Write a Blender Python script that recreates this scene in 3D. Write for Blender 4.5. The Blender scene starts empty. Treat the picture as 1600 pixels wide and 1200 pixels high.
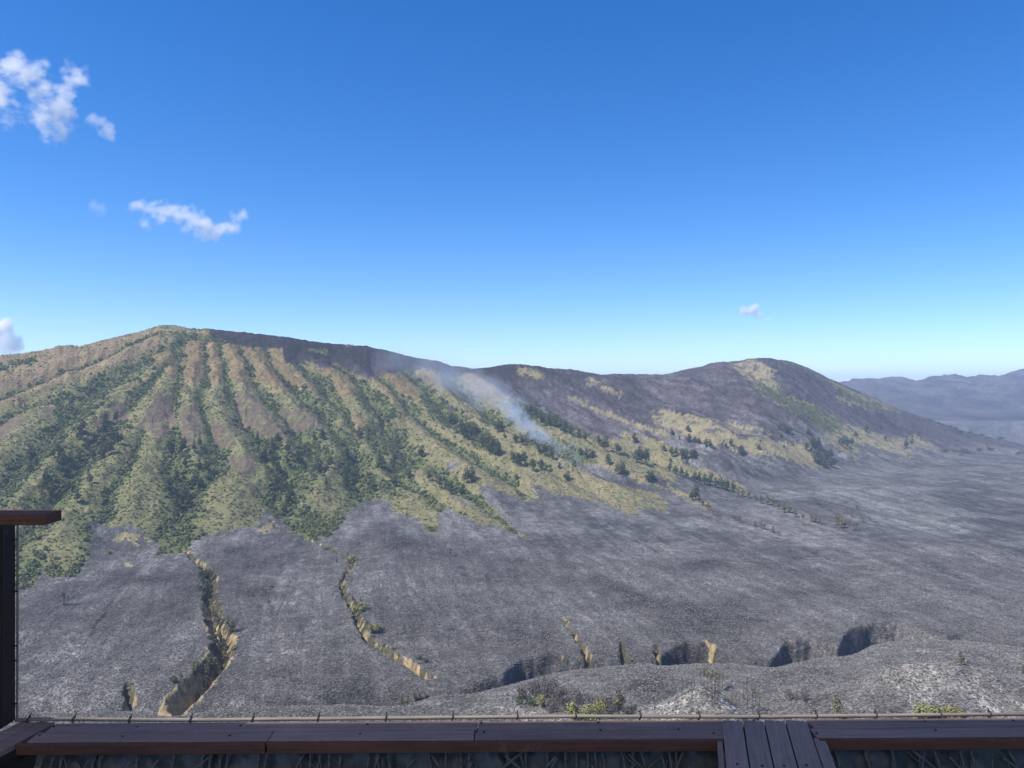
import bpy, bmesh, math, random
import numpy as np
from mathutils import Vector, Matrix

# ------------------------------------------------------------------ camera, sky, sun, exposure
sc = bpy.context.scene
F = 1203.0            # focal length in photo pixels (1600 wide)
VH = 610.0            # photo row of the horizon
U0 = 800.0
cam_d = bpy.data.cameras.new("camera")
cam_d.sensor_width = 36.0
cam_d.lens = F / 1600.0 * 36.0
cam_d.shift_y = (VH - 600.0) / 1600.0
cam_d.clip_start = 0.05
cam_d.clip_end = 60000.0
cam = bpy.data.objects.new("camera", cam_d)
sc.collection.objects.link(cam)
cam.location = (0, 0, 0)
cam.rotation_euler = (math.radians(90), 0, 0)
sc.camera = cam

SUN_EL = math.radians(54)
SUN_DIR = Vector((-0.87, -0.40, 0)).normalized() * math.cos(SUN_EL) + Vector((0, 0, math.sin(SUN_EL)))
world = bpy.data.worlds.new("World")
sc.world = world
world.use_nodes = True
wn = world.node_tree
for n in list(wn.nodes):
    wn.nodes.remove(n)
sky = wn.nodes.new("ShaderNodeTexSky")
sky.sky_type = 'NISHITA'
sky.sun_disc = False
sky.sun_elevation = SUN_EL
sky.sun_rotation = math.atan2(SUN_DIR.x, SUN_DIR.y)
sky.altitude = 2300
sky.air_density = 1.0
sky.dust_density = 0.7
sky.ozone_density = 3.0
hs = wn.nodes.new("ShaderNodeHueSaturation")
hs.inputs['Saturation'].default_value = 1.37
hs.inputs['Hue'].default_value = 0.508
bgn = wn.nodes.new("ShaderNodeBackground")
bgn.inputs['Strength'].default_value = 0.14
wo = wn.nodes.new("ShaderNodeOutputWorld")
wn.links.new(sky.outputs[0], hs.inputs['Color'])
wn.links.new(hs.outputs[0], bgn.inputs['Color'])
wn.links.new(bgn.outputs[0], wo.inputs['Surface'])

sun_d = bpy.data.lights.new("sun", 'SUN')
sun_d.energy = 5.0
sun_d.angle = math.radians(0.53)
sun_d.color = (1.0, 0.93, 0.82)
sun = bpy.data.objects.new("sun", sun_d)
sc.collection.objects.link(sun)
sun.rotation_euler = SUN_DIR.to_track_quat('Z', 'Y').to_euler()

sc.view_settings.view_transform = 'Standard'
sc.view_settings.look = 'None'
sc.view_settings.gamma = 1.0
sc.view_settings.use_curve_mapping = False
sc.view_settings.exposure = 0.5
sc.render.engine = 'CYCLES'
cy = sc.cycles
cy.use_denoising = True
cy.max_bounces = 12
cy.diffuse_bounces = 2
cy.glossy_bounces = 2
cy.transmission_bounces = 2
cy.volume_bounces = 10
cy.transparent_max_bounces = 12
cy.volume_step_rate = 1.0
cy.volume_max_steps = 256

COL = sc.collection
rng = np.random.default_rng(11)
random.seed(11)

# ------------------------------------------------------------------ small helpers
def tag(o, label=None, cat=None, group=None, kind=None):
    if label: o["label"] = label
    if cat: o["category"] = cat
    if group: o["group"] = group
    if kind: o["kind"] = kind
    return o

def empty(name, loc=(0, 0, 0)):
    o = bpy.data.objects.new(name, None)
    o.empty_display_size = 0.1
    COL.objects.link(o)
    o.location = loc
    return o

def link(name, me, parent=None, mat=None):
    o = bpy.data.objects.new(name, me)
    COL.objects.link(o)
    if mat is not None and len(me.materials) == 0:
        me.materials.append(mat)
    if parent is not None:
        o.parent = parent
    return o

def np_mesh(name, verts, quads=None, tris=None, smooth=False):
    me = bpy.data.meshes.new(name)
    verts = np.asarray(verts, np.float32)
    nq = 0 if quads is None else len(quads)
    nt = 0 if tris is None else len(tris)
    me.vertices.add(len(verts))
    me.vertices.foreach_set("co", verts.ravel())
    loops = []
    if nq: loops.append(np.asarray(quads, np.int32).ravel())
    if nt: loops.append(np.asarray(tris, np.int32).ravel())
    lv = np.concatenate(loops)
    me.loops.add(len(lv))
    me.loops.foreach_set("vertex_index", lv)
    starts = np.concatenate([np.arange(nq) * 4, nq * 4 + np.arange(nt) * 3]).astype(np.int32)
    me.polygons.add(nq + nt)
    me.polygons.foreach_set("loop_start", starts)
    me.polygons.foreach_set("use_smooth", np.full(nq + nt, smooth))
    me.update(calc_edges=True)
    me.validate()
    return me

def hash2(ix, iy, seed):
    h = (ix.astype(np.int64) * 374761393 + iy.astype(np.int64) * 668265263 + seed * 1442695041) & 0xFFFFFFFF
    h = ((h ^ (h >> 13)) * 1274126177) & 0xFFFFFFFF
    return ((h ^ (h >> 16)) & 0xFFFFFF) / float(0xFFFFFF)

def noise2(x, y, seed=0):
    ix = np.floor(x); iy = np.floor(y)
    fx = x - ix; fy = y - iy
    ux = fx * fx * fx * (fx * (fx * 6 - 15) + 10)
    uy = fy * fy * fy * (fy * (fy * 6 - 15) + 10)
    def g(dx, dy):
        a = hash2(ix + dx, iy + dy, seed) * 6.2831853
        return np.cos(a) * (fx - dx) + np.sin(a) * (fy - dy)
    a = g(0, 0); b = g(1, 0); c = g(0, 1); d = g(1, 1)
    return 1.41 * ((a * (1 - ux) + b * ux) * (1 - uy) + (c * (1 - ux) + d * ux) * uy)

def fbm(x, y, scale, octaves=4, seed=0, gain=0.5):
    out = 0.0; amp = 1.0; tot = 0.0
    x = x / scale; y = y / scale
    for k in range(octaves):
        out = out + amp * noise2(x, y, seed + 17 * k)
        tot += amp
        amp *= gain; x = x * 2.03 + 11.3; y = y * 2.03 - 7.1
    return out / tot

def sstep(a, b, x):
    t = np.clip((x - a) / (b - a), 0, 1)
    return t * t * (3 - 2 * t)

def pchip(xk, yk, x):
    xk = np.asarray(xk, float); yk = np.asarray(yk, float)
    h = np.diff(xk); d = np.diff(yk) / h
    m = np.zeros_like(yk)
    for i in range(1, len(xk) - 1):
        if d[i - 1] * d[i] > 0:
            w1 = 2 * h[i] + h[i - 1]; w2 = h[i] + 2 * h[i - 1]
            m[i] = (w1 + w2) / (w1 / d[i - 1] + w2 / d[i])
    m[0] = d[0]; m[-1] = d[-1]
    i = np.clip(np.searchsorted(xk, x) - 1, 0, len(xk) - 2)
    t = (x - xk[i]) / h[i]
    t2 = t * t; t3 = t2 * t
    return (2*t3-3*t2+1)*yk[i] + (t3-2*t2+t)*h[i]*m[i] + (-2*t3+3*t2)*yk[i+1] + (t3-t2)*h[i]*m[i+1]

# zoomed-in photo windows -> photo pixels
def Z1(p): return [(0.35 * x, 500 + 0.35 * y) for x, y in p]
def Z2(p): return [(480 + 0.35 * x, 520 + 0.35 * y) for x, y in p]
def Z3(p): return [(1040 + 0.35 * x, 540 + 0.35 * y) for x, y in p]

# ------------------------------------------------------------------ materials
def new_mat(name):
    m = bpy.data.materials.new(name)
    m.use_nodes = True
    nt = m.node_tree
    b = nt.nodes["Principled BSDF"]
    return m, nt, b

def ramp_node(nt, stops):
    r = nt.nodes.new("ShaderNodeValToRGB")
    els = r.color_ramp.elements
    while len(els) < len(stops):
        els.new(0.5)
    for e, (p, c) in zip(els, stops):
        e.position = p
        e.color = (c[0], c[1], c[2], 1) if isinstance(c, (tuple, list)) else (c, c, c, 1)
    return r

def noise_node(nt, coord, scale, detail=4, rough=0.6, stretch=None):
    n = nt.nodes.new("ShaderNodeTexNoise")
    n.inputs['Scale'].default_value = scale
    n.inputs['Detail'].default_value = detail
    n.inputs['Roughness'].default_value = rough
    if stretch is not None:
        mp = nt.nodes.new("ShaderNodeMapping")
        mp.vector_type = 'TEXTURE'
        mp.inputs['Scale'].default_value = [1.0 / q_ for q_ in stretch[0]]
        mp.inputs['Rotation'].default_value = stretch[1]
        nt.links.new(coord, mp.inputs['Vector'])
        nt.links.new(mp.outputs[0], n.inputs['Vector'])
    else:
        nt.links.new(coord, n.inputs['Vector'])
    return n.outputs['Fac']

def math_node(nt, op, a, b=None, clamp=False):
    m = nt.nodes.new("ShaderNodeMath")
    m.operation = op
    m.use_clamp = clamp
    for i, v in enumerate((a, b)):
        if v is None: continue
        if isinstance(v, (int, float)): m.inputs[i].default_value = v
        else: nt.links.new(v, m.inputs[i])
    return m.outputs[0]

def mix_rgb(nt, mode, fac, a, b):
    m = nt.nodes.new("ShaderNodeMix")
    m.data_type = 'RGBA'
    m.blend_type = mode
    m.clamp_result = False
    for s, v in ((m.inputs[0], fac), (m.inputs[6], a), (m.inputs[7], b)):
        if isinstance(v, (int, float)): s.default_value = v
        elif isinstance(v, (tuple, list)): s.default_value = (v[0], v[1], v[2], 1)
        else: nt.links.new(v, s)
    return m.outputs[2]

def leaf_mat(name, c0, c1, per_instance=0.35, rough=0.75):
    """foliage: colour varies leaf clump by leaf clump and plant by plant"""
    m, nt, b = new_mat(name)
    geo = nt.nodes.new("ShaderNodeNewGeometry")
    oi = nt.nodes.new("ShaderNodeObjectInfo")
    f = math_node(nt, 'MULTIPLY', geo.outputs['Random Per Island'], 1 - per_instance)
    f = math_node(nt, 'ADD', f, math_node(nt, 'MULTIPLY', oi.outputs['Random'], per_instance))
    r = ramp_node(nt, [(0.0, c0), (1.0, c1)])
    nt.links.new(f, r.inputs[0])
    nt.links.new(r.outputs[0], b.inputs['Base Color'])
    b.inputs['Roughness'].default_value = rough
    b.inputs['Specular IOR Level'].default_value = 0.25
    return m

def plain_mat(name, c0, c1, scale, rough=0.8, bump=0.0, stretch=None):
    m, nt, b = new_mat(name)
    tc = nt.nodes.new("ShaderNodeTexCoord")
    n = noise_node(nt, tc.outputs['Object'], scale, 6, 0.65, stretch)
    r = ramp_node(nt, [(0.3, c0), (0.7, c1)])
    nt.links.new(n, r.inputs[0])
    nt.links.new(r.outputs[0], b.inputs['Base Color'])
    b.inputs['Roughness'].default_value = rough
    if bump:
        bp = nt.nodes.new("ShaderNodeBump")
        bp.inputs['Strength'].default_value = 0.6
        bp.inputs['Distance'].default_value = bump
        nt.links.new(n, bp.inputs['Height'])
        nt.links.new(bp.outputs[0], b.inputs['Normal'])
    return m

# ------------------------------------------------------------------ terrain: profiles column by column
def tab(pairs):
    a = np.array(sorted(pairs), float)
    return a[:, 0], a[:, 1]
T_VC = tab([(-700, 640), (-300, 600), (0, 556), (35, 552), (60, 549), (95, 540), (125, 541), (160, 532), (195, 524), (225, 517), (248, 509),
            (275, 509), (300, 514), (330, 514), (365, 518), (400, 521), (450, 527), (500, 535), (545, 539), (575, 541), (610, 549),
            (650, 559), (680, 563), (705, 571), (740, 576), (765, 574), (790, 569), (815, 569), (860, 575), (900, 578), (935, 585), (975, 584),
            (1040, 585), (1060, 580), (1085, 574), (1100, 573), (1107, 567), (1130, 565), (1150, 565), (1170, 560), (1195, 559), (1215, 561),
            (1240, 566), (1262, 574), (1300, 594), (1340, 610), (1400, 637), (1460, 658), (1520, 677), (1580, 690), (1620, 702), (1800, 716), (2300, 722)])
T_DC = tab([(-700, 1050), (0, 1130), (250, 1200), (450, 1250), (640, 1330), (740, 1400), (800, 1390), (935, 1500), (1100, 1650), (1180, 1700),
            (1300, 1760), (1400, 1850), (1500, 2000), (1600, 2100), (2300, 2600)])
T_VF = tab([(-700, 930), (-200, 920), (0, 905), (150, 880), (300, 855), (450, 832), (600, 797), (750, 812), (900, 790), (1050, 790), (1200, 765), (1300, 741),
            (1450, 721), (1600, 716), (2300, 722)])
T_ZF = tab([(-700, -132), (0, -130), (300, -125), (450, -124), (600, -117), (750, -121), (900, -123), (1050, -128), (1200, -126), (1300, -124), (1450, -128), (1600, -131), (2300, -133)])
T_VB = tab([(-700, 1075), (0, 1072), (130, 1078), (200, 1080), (300, 1092), (450, 1086), (600, 1070), (690, 1074), (740, 1068), (790, 1050), (812, 1030), (860, 1021), (915, 1026), (932, 1034), (1000, 1029), (1030, 1026), (1045, 1013),
            (1075, 1005), (1112, 1006), (1122, 1024), (1200, 1032), (1213, 1022), (1225, 1004), (1270, 998), (1312, 1010), (1322, 986), (1345, 981), (1362, 974), (1400, 974), (1445, 986),
            (1480, 995), (1500, 988), (1540, 989), (1600, 1004), (2300, 1012)])
T_VNH = tab([(-700, 1118), (0, 1106), (60, 1115), (110, 1117), (160, 1114), (215, 1112), (260, 1122), (300, 1117), (330, 1111), (420, 1106), (460, 1103), (540, 1102), (610, 1105), (635, 1103), (680, 1088), (740, 1085),
             (800, 1070), (850, 1056), (900, 1047), (950, 1042), (1000, 1037), (1040, 1041), (1100, 1037), (1150, 1037), (1205, 1045), (1240, 1037),
             (1280, 1029), (1335, 1024), (1360, 1010), (1390, 1002), (1420, 1004), (1450, 1003), (1490, 1000), (1530, 1003), (1600, 1013), (2300, 1020)])
T_WB = tab([(-700, 30), (700, 30), (740, 16), (800, 9), (900, 10), (940, 18), (1000, 20), (1035, 10), (1060, 5), (1110, 6), (1150, 20), (1205, 16), (1218, 4), (1310, 6), (1322, 4), (1400, 5), (1450, 16), (1600, 22), (2300, 25)])
T_VR = tab([(-700, 640), (1240, 622), (1290, 602), (1320, 600), (1350, 598), (1385, 596), (1415, 595), (1422, 599), (1440, 598), (1465, 593), (1490, 592), (1515, 594), (1550, 592), (1570, 588), (1600, 582), (1640, 578), (1800, 570), (2300, 580)])
ZB = -133.0

def smooth_tab(t, u, w):
    """table lookup, softened over w pixels"""
    off = np.linspace(-1, 1, 7) * w
    return sum(np.interp(u + o, *t) for o in off) / len(off)

ucols = np.concatenate([np.linspace(-620, -70, 60, endpoint=False), np.linspace(-70, 1670, 960, endpoint=False), np.linspace(1670, 2220, 60)])
dl = [np.geomspace(1.2, 200, 34, endpoint=False), np.linspace(200, 290, 44, endpoint=False), np.linspace(290, 470, 150, endpoint=False),
      np.geomspace(470, 2250, 410, endpoint=False), np.geomspace(2250, 3000, 14, endpoint=False), np.linspace(3000, 5000, 120, endpoint=False), np.geomspace(5000, 12000, 12)]
drows = np.concatenate(dl)
NU, ND = len(ucols), len(drows)

def zof(v, d): return (VH - v) / F * d

vc = smooth_tab(T_VC, ucols, 5) + 1.1 * noise2(ucols / 17.0, ucols * 0, 3) + 0.8 * noise2(ucols / 6.0, ucols * 0, 4)
dc = smooth_tab(T_DC, ucols, 40)
vf = smooth_tab(T_VF, ucols, 50); zf = smooth_tab(T_ZF, ucols, 60); df = -zf * F / (vf - VH)
vb = smooth_tab(T_VB, ucols, 5) + 1.5 * noise2(ucols / 35.0, ucols * 0, 5); db = -ZB * F / (vb - VH)
vh_ = smooth_tab(T_VNH, ucols, 9) + 0.8 * noise2(ucols / 31.0, ucols * 0, 6)
wb = smooth_tab(T_WB, ucols, 6); wb = wb * (1 + 0.3 * (wb < 12) * noise2(ucols / 9.0, ucols * 0, 7))
vr = smooth_tab(T_VR, ucols, 5) + 1.2 * noise2(ucols / 11.0, ucols * 0, 8)
dh = smooth_tab((ucols, db), ucols, 60) - 48

Zg = np.zeros((NU, ND))
for i in range(NU):
    zh = zof(vh_[i], dh[i]); zc = zof(vc[i], dc[i]); zr = zof(vr[i], 4900)
    zfl = ZB - 19
    dz = zc - zf[i]
    D = dc[i] - df[i]
    gap = df[i] - db[i]
    xk = [1.2, 60, 150, 208, 0.5 * (208 + dh[i]), dh[i], dh[i] + 13, db[i] - wb[i] - 2, db[i], db[i] + 0.5 * gap, df[i],
          df[i] + D * .3, df[i] + D * .65, df[i] + D * .93, dc[i], dc[i] + 0.05 * D, dc[i] + 250, dc[i] + 750, 3000, 3600, 4300, 4900, 5300, 12000]
    zk = [-2.9, -33, -74, -96.5, 0.5 * (-96.5 + zh) - 3, zh, zfl, zfl, ZB, 0.45 * ZB + 0.55 * zf[i] - 1, zf[i],
          zf[i] + dz * .24, zf[i] + dz * .60, zf[i] + dz * .955, zc, zc - 0.01 * D, zc - 75, -120, -112, -70, -25 + .5 * zr, zr, zr - 40, -60]
    Zg[i] = pchip(xk, zk, drows)
Zbase = Zg.copy()

Ug, Dg = np.meshgrid(ucols, drows, indexing='ij')
X = (Ug - U0) / F * Dg
Y = Dg
Vbase = VH - Zbase / Dg * F

def ground_at(u, v, Zarr=None):
    """first point of the ground seen along the ray of photo pixel (u, v)"""
    Zr = Zg if Zarr is None else Zarr
    fu = np.interp(u, ucols, np.arange(NU)); i = int(np.clip(fu, 0, NU - 2)); a = fu - i
    zcol = Zr[i] * (1 - a) + Zr[i + 1] * a
    vv = VH - zcol / drows * F
    ok = np.where((vv <= v) & (drows > 205))[0]
    j = ok[0] if len(ok) else int(np.argmin(vv[34:])) + 34
    if j > 0 and vv[j - 1] > v:
        t = (vv[j - 1] - v) / max(vv[j - 1] - vv[j], 1e-6)
        d = drows[j - 1] * (1 - t) + drows[j] * t
        z = zcol[j - 1] * (1 - t) + zcol[j] * t
    else:
        d = drows[j]; z = zcol[j]
    return Vector(((u - U0) / F * d, d, z))

def height(x, y):
    u = U0 + F * x / y
    fu = np.clip(np.interp(u, ucols, np.arange(NU)), 0, NU - 1.001)
    fd = np.clip(np.interp(y, drows, np.arange(ND)), 0, ND - 1.001)
    i = fu.astype(int); j = fd.astype(int); a = fu - i; b = fd - j
    return (Zg[i, j]*(1-a)*(1-b) + Zg[i+1, j]*a*(1-b) + Zg[i, j+1]*(1-a)*b + Zg[i+1, j+1]*a*b)

def to_world(poly, zarr):
    return np.array([ground_at(u, v, zarr)[:2] for u, v in poly])

def line_dist(poly, xs, ys):
    """distance to a world polyline and the position along it (0..1)"""
    best = np.full(xs.shape, 1e9); along = np.zeros(xs.shape)
    seg = np.linalg.norm(np.diff(poly, axis=0), axis=1); tot = seg.sum(); acc = 0
    for k in range(len(poly) - 1):
        a = poly[k]; b = poly[k + 1]; ab = b - a; L2 = max((ab ** 2).sum(), 1e-9)
        t = np.clip(((xs - a[0]) * ab[0] + (ys - a[1]) * ab[1]) / L2, 0, 1)
        d = np.hypot(xs - a[0] - t * ab[0], ys - a[1] - t * ab[1])
        m = d < best
        best[m] = d[m]; along[m] = ((acc + t * seg[k]) / tot)[m]
        acc += seg[k]
    return best, along

# spurs of the mountain, traced from the photo and laid on the ground
RIDGES = [
    [(195, 530), (90, 573), (0, 606), (-150, 660), (-320, 720)],
    [(245, 532), (190, 560), (115, 591), (56, 616), (0, 640), (-150, 720), (-250, 790)],
    Z1([(740, 170), (620, 270), (510, 370), (430, 450), (330, 560), (180, 720), (60, 880), (-100, 1020)]),
    Z1([(770, 220), (720, 340), (640, 430), (590, 500), (540, 580), (480, 660), (400, 780), (320, 890), (240, 1010)]),
    [(-30, 660), (-120, 740), (-200, 830)],
    Z1([(160, 420), (60, 540), (-40, 660), (-200, 830)]),
    Z1([(670, 470), (680, 580), (650, 690), (610, 790), (560, 900)]),
    Z1([(900, 110), (850, 250), (840, 400), (855, 540), (890, 660)]),
    Z1([(950, 110), (955, 250), (975, 380), (1010, 480), (1060, 560), (1080, 660), (1060, 780), (1010, 900)]),
    Z1([(1030, 120), (1060, 250), (1100, 350), (1180, 450), (1250, 520), (1300, 600)]),
    Z1([(1130, 120), (1190, 260), (1290, 370), (1400, 460), (1480, 540), (1500, 640), (1420, 800)]),
    Z1([(1230, 140), (1310, 240), (1380, 320), (1500, 430), (1590, 520)]),
    Z2([(30, 130), (140, 210), (220, 330), (230, 430), (270, 520), (330, 640), (420, 720), (590, 880)]),
    Z2([(200, 150), (330, 250), (440, 380), (620, 555), (750, 655), (850, 760), (960, 890)]),
    Z2([(470, 640), (600, 710), (740, 800), (860, 865)]),
    Z2([(380, 190), (480, 300), (560, 410), (720, 500), (900, 580), (1050, 640), (1220, 730)]),
    Z2([(560, 190), (680, 340), (780, 430), (920, 500), (1050, 560), (1200, 620), (1340, 690), (1590, 780)]),
    Z2([(740, 190), (860, 320), (1000, 400), (1150, 470), (1300, 560), (1440, 640), (1600, 690)]),
    Z2([(960, 170), (1150, 270), (1300, 340), (1450, 410), (1600, 465), (1800, 540)]),
    Z2([(1250, 190), (1390, 270), (1600, 350)]) + Z3([(300, 420), (480, 480)]),
    Z3([(60, 150), (250, 250), (480, 340), (640, 430)]),
    Z3([(230, 90), (400, 230), (620, 360), (760, 460)]),
    Z3([(420, 60), (520, 160), (700, 270), (900, 380), (1150, 480)]),
    Z3([(620, 100), (800, 200), (1000, 300), (1250, 390), (1500, 460)]),
]
mount = (Dg > df[:, None] * 0.93) & (Dg < dc[:, None] + 60) & (Dg > 430)
prof = (Dg - df[:, None]) / (dc - df)[:, None]
mi = np.where(mount)
mx, my = X[mi], Y[mi]
wx = mx + 9 * fbm(mx, my, 55, 3, 40); wy = my + 9 * fbm(mx, my, 55, 3, 41)
d1 = np.full(mx.shape, 1e9); d2 = np.full(mx.shape, 1e9)
for r in RIDGES:
    dd, _ = line_dist(to_world(r, Zbase), wx, wy)
    nd1 = np.minimum(d1, dd)
    d2 = np.minimum(d2, np.maximum(d1, dd))
    d1 = nd1
tr = (d2 - d1) / (d2 + d1 + 1e-6)
span = np.minimum(0.5 * (d1 + d2), 75)
p = prof[mi]
fade = sstep(-0.05, 0.22, p) * (1 - sstep(0.82, 0.99, p)) * (1 - 0.55 * sstep(1000, 1450, mx * 0 + U0 + F * mx / my))
amp = np.minimum(0.50 * span, 23)
rel = amp * (tr ** 0.85 - 0.45) * fade
# side rills running down the spur flanks
fa_ = mx * 0.46 - my * 0.89; fb_ = mx * 0.89 + my * 0.46
rw_ = sstep(560, 760, U0 + F * mx / my)
rill_l = 0.35 - 1.6 * np.abs(fbm(mx + 26 * fbm(mx, my, 60, 2, 52), my * 0.40, 24, 4, 50))
rill_r = 0.35 - 1.6 * np.abs(fbm(fb_ + 14 * fbm(mx, my, 60, 2, 52), fa_ * 0.22, 22, 4, 54))
rill = rill_l * (1 - rw_) + rill_r * rw_
rel += fade * (4.6 * rill + 1.6 * fbm(mx, my, 9, 3, 51)) + 3.0 * fbm(mx, my, 70, 3, 53) * sstep(0, .3, p) * (1 - sstep(.75, .97, p))
Zg[mi] += rel
TR = np.zeros_like(Zg); TR[mi] = tr
# undulating ash plain between the canyon and the foot of the slopes
pl = sstep(0, 60, Dg - db[:, None]) * (1 - sstep(-0.05, 0.12, prof))
rt = sstep(1000, 1450, Ug)
Zg += pl * (2.8 * fbm(X, Y, 60, 4, 60) + 3.5 * sstep(0, 160, Dg - db[:, None]) * fbm(X + .2 * Y, Y * .5, 110, 3, 68) + rt * 6.5 * fbm(X * 1.0, Y * 0.6, 120, 4, 61) + 0.35 * fbm(X, Y, 9, 3, 62))
# shallow rills of the ash fan, running down from the slope to the canyon
Zg += pl * (-0.45) * (1 - sstep(0.0, 0.16, np.abs(fbm(X + 0.25 * Y, Y * 0.18, 26, 3, 63)))) * (1 - 0.5 * rt)
# thin eroded rills and pale tracks over the plain
RILLS = [[(725, 884), (757, 896), (790, 908), (830, 930)], [(1250, 855), (1290, 868), (1325, 882), (1376, 893), (1440, 905)], [(1042, 816), (1075, 834), (1110, 850)], [(1060, 790), (1120, 812), (1180, 832), (1222, 842)],
         [(900, 790), (960, 830), (1010, 850), (1060, 880)], [(1270, 762), (1276, 790), (1290, 800)], [(1330, 800), (1400, 830), (1480, 850), (1560, 880)], [(1180, 880), (1260, 915), (1340, 940), (1420, 960)],
         [(640, 905), (660, 935), (690, 960)], [(820, 850), (870, 880), (930, 900), (990, 930)], [(445, 880), (420, 920), (430, 960)], [(180, 930), (150, 980), (120, 1020)], [(1400, 760), (1480, 775), (1560, 800)]]
TRACKS = [[(560, 1003), (600, 997), (690, 992), (750, 982), (800, 981), (850, 975)], [(690, 1040), (712, 1032), (760, 1022), (800, 1012), (830, 1008)], [(1237, 862), (1280, 870), (1325, 880)], [(400, 960), (440, 950), (500, 945)], [(420, 990), (480, 980), (540, 985)],
          [(40, 950), (80, 945), (120, 935)], [(30, 985), (90, 975), (140, 980)], [(1100, 930), (1160, 935), (1230, 920)], [(1180, 990), (1240, 985), (1300, 975)], [(900, 985), (950, 978), (1020, 982), (1090, 975)], [(1450, 880), (1530, 890), (1600, 895)]]
rsel = np.where((Dg > 330) & (Dg < 1300) & (prof < 0.1) & (Ug > -40) & (Ug < 1640))
rx, ry = X[rsel], Y[rsel]
rwx = rx + 5 * fbm(rx, ry, 25, 3, 64); rwy = ry + 5 * fbm(rx, ry, 25, 3, 65)
RILLM = np.zeros_like(Zg); TRACKM = np.zeros_like(Zg)
for q in RILLS:
    dd, al = line_dist(to_world(q, Zbase), rwx, rwy)
    e_ = np.exp(-(dd / (0.0022 * ry + .4)) ** 2) * sstep(0, .15, al + .05) * (0.6 + 0.8 * fbm(rx, ry, 12, 2, 66))
    RILLM[rsel] = np.maximum(RILLM[rsel], e_)
for q in TRACKS:
    dd, al = line_dist(to_world(q, Zbase), rwx, rwy)
    TRACKM[rsel] = np.maximum(TRACKM[rsel], np.exp(-(dd / (0.0022 * ry + .5)) ** 2) * np.clip(0.55 + 1.2 * fbm(rx, ry, 14, 3, 67), 0, 1))
Zg -= 1.3 * RILLM
# low ring hummock on the far plain
def bump_px(u, v, ru, rd, h, power=1.0):
    g = ground_at(u, v, Zbase)
    q = ((X - g.x) / ru) ** 2 + ((Y - g.y) / rd) ** 2
    return h * np.exp(-q ** power)
Zg += bump_px(1345, 765, 75, 150, 7) - bump_px(1350, 758, 30, 55, 5.5)
Zg += bump_px(1480, 790, 130, 90, 5) + bump_px(1220, 800, 90, 90, 3)
# near hills: noise, the pale mound, and the broad dome to its right
nr = sstep(205, 245, Dg) * (1 - sstep(-22, -4, Dg - dh[:, None]))
Zg += nr * (3.4 * fbm(X, Y, 46, 4, 70) + 0.3 * fbm(X, Y, 6, 2, 71))
gm = Vector(((1092 - U0) / F * 252, 252, 0))
rr = np.hypot((X - gm.x) / 21.0, (Y - gm.y) / 20.0)
MOUND = np.clip(1 - rr, 0, 1)
Zg += 13.0 * (np.sqrt(rr ** 2 + 0.02) < 1) * (1 - np.sqrt(np.minimum(rr, 1) ** 2 + 0.012) / 1.006) * (1 + 0.12 * fbm(X, Y, 7, 3, 72))
gd = Vector(((1455 - U0) / F * 272, 272, 0))
rr2 = np.hypot((X - gd.x) / 42.0, (Y - gd.y) / 22.0)
DOME = np.clip(1 - rr2, 0, 1)
Zg += 13.0 * np.exp(-rr2 ** 2 * 1.5)
gd2 = Vector(((1620 - U0) / F * 262, 262, 0))
Zg += 3.0 * np.exp(-(((X - gd2.x) / 30) ** 2 + ((Y - gd2.y) / 18) ** 2))
# steep canyon wall: broken buttresses
wall = np.exp(-((Dg - db[:, None] + wb[:, None] * .5) / (wb[:, None] * .6 + 3)) ** 2)
Zg += wall * (1 - sstep(9, 18, wb))[:, None] * (2.2 * fbm(X, Y * .3, 9, 3, 73) + 1.2 * fbm(X, Y, 4, 2, 74)) + wall * 0.8 * fbm(X, Y, 14, 3, 76)
# far crater wall: buttresses
fw = sstep(3300, 3900, Dg) * (1 - sstep(4780, 4900, Dg))
Zg += fw * (95 * (0.3 - np.abs(fbm(X + .3 * Y, Y * .28, 210, 5, 75, .6))) + 30 * fbm(X, Y * .5, 80, 4, 77, .6))

# gullies cut into the ash fan (photo trace, half width start/end, depth start/end)
GULLIES = [
    ([(292, 858), (300, 872), (322, 888), (332, 905), (326, 930), (330, 948), (338, 975), (352, 1000), (346, 1020), (328, 1045), (305, 1070), (284, 1092)], 1.8, 7.5, 2.0, 12.0),
    ([(420, 812), (470, 838), (505, 852), (548, 870), (552, 880), (538, 900), (534, 915), (545, 938), (556, 958), (566, 985), (580, 1003), (610, 1020), (640, 1038), (668, 1058)], 1.3, 2.9, 1.3, 5.5),
    ([(880, 964), (884, 976), (898, 994), (912, 1010), (920, 1032)], 0.8, 2.6, 1.0, 7.0),
    ([(969, 996), (972, 1010), (975, 1032)], 1.0, 2.2, 1.0, 6.0),
    ([(1103, 1000), (1112, 1014), (1117, 1026)], 1.2, 2.8, 1.5, 6.0),
    ([(1024, 1008), (1028, 1030)], 1.0, 2.0, 1.0, 6.0),
    ([(196, 1066), (203, 1082), (202, 1105)], 1.0, 2.5, 1.0, 8.0),
]
Zfan = Zg.copy()
SOIL = np.zeros_like(Zg)
GDIST = np.full(Zg.shape, 1e9)
gsel = np.where((Dg > 280) & (Dg < 760) & (Ug > 80) & (Ug < 1250))
gx, gy = X[gsel], Y[gsel]
gwx = gx + 3.2 * fbm(gx, gy, 9, 4, 80, .6); gwy = gy + 3.2 * fbm(gx, gy, 9, 4, 81, .6)
GULLY_WORLD = []
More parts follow.
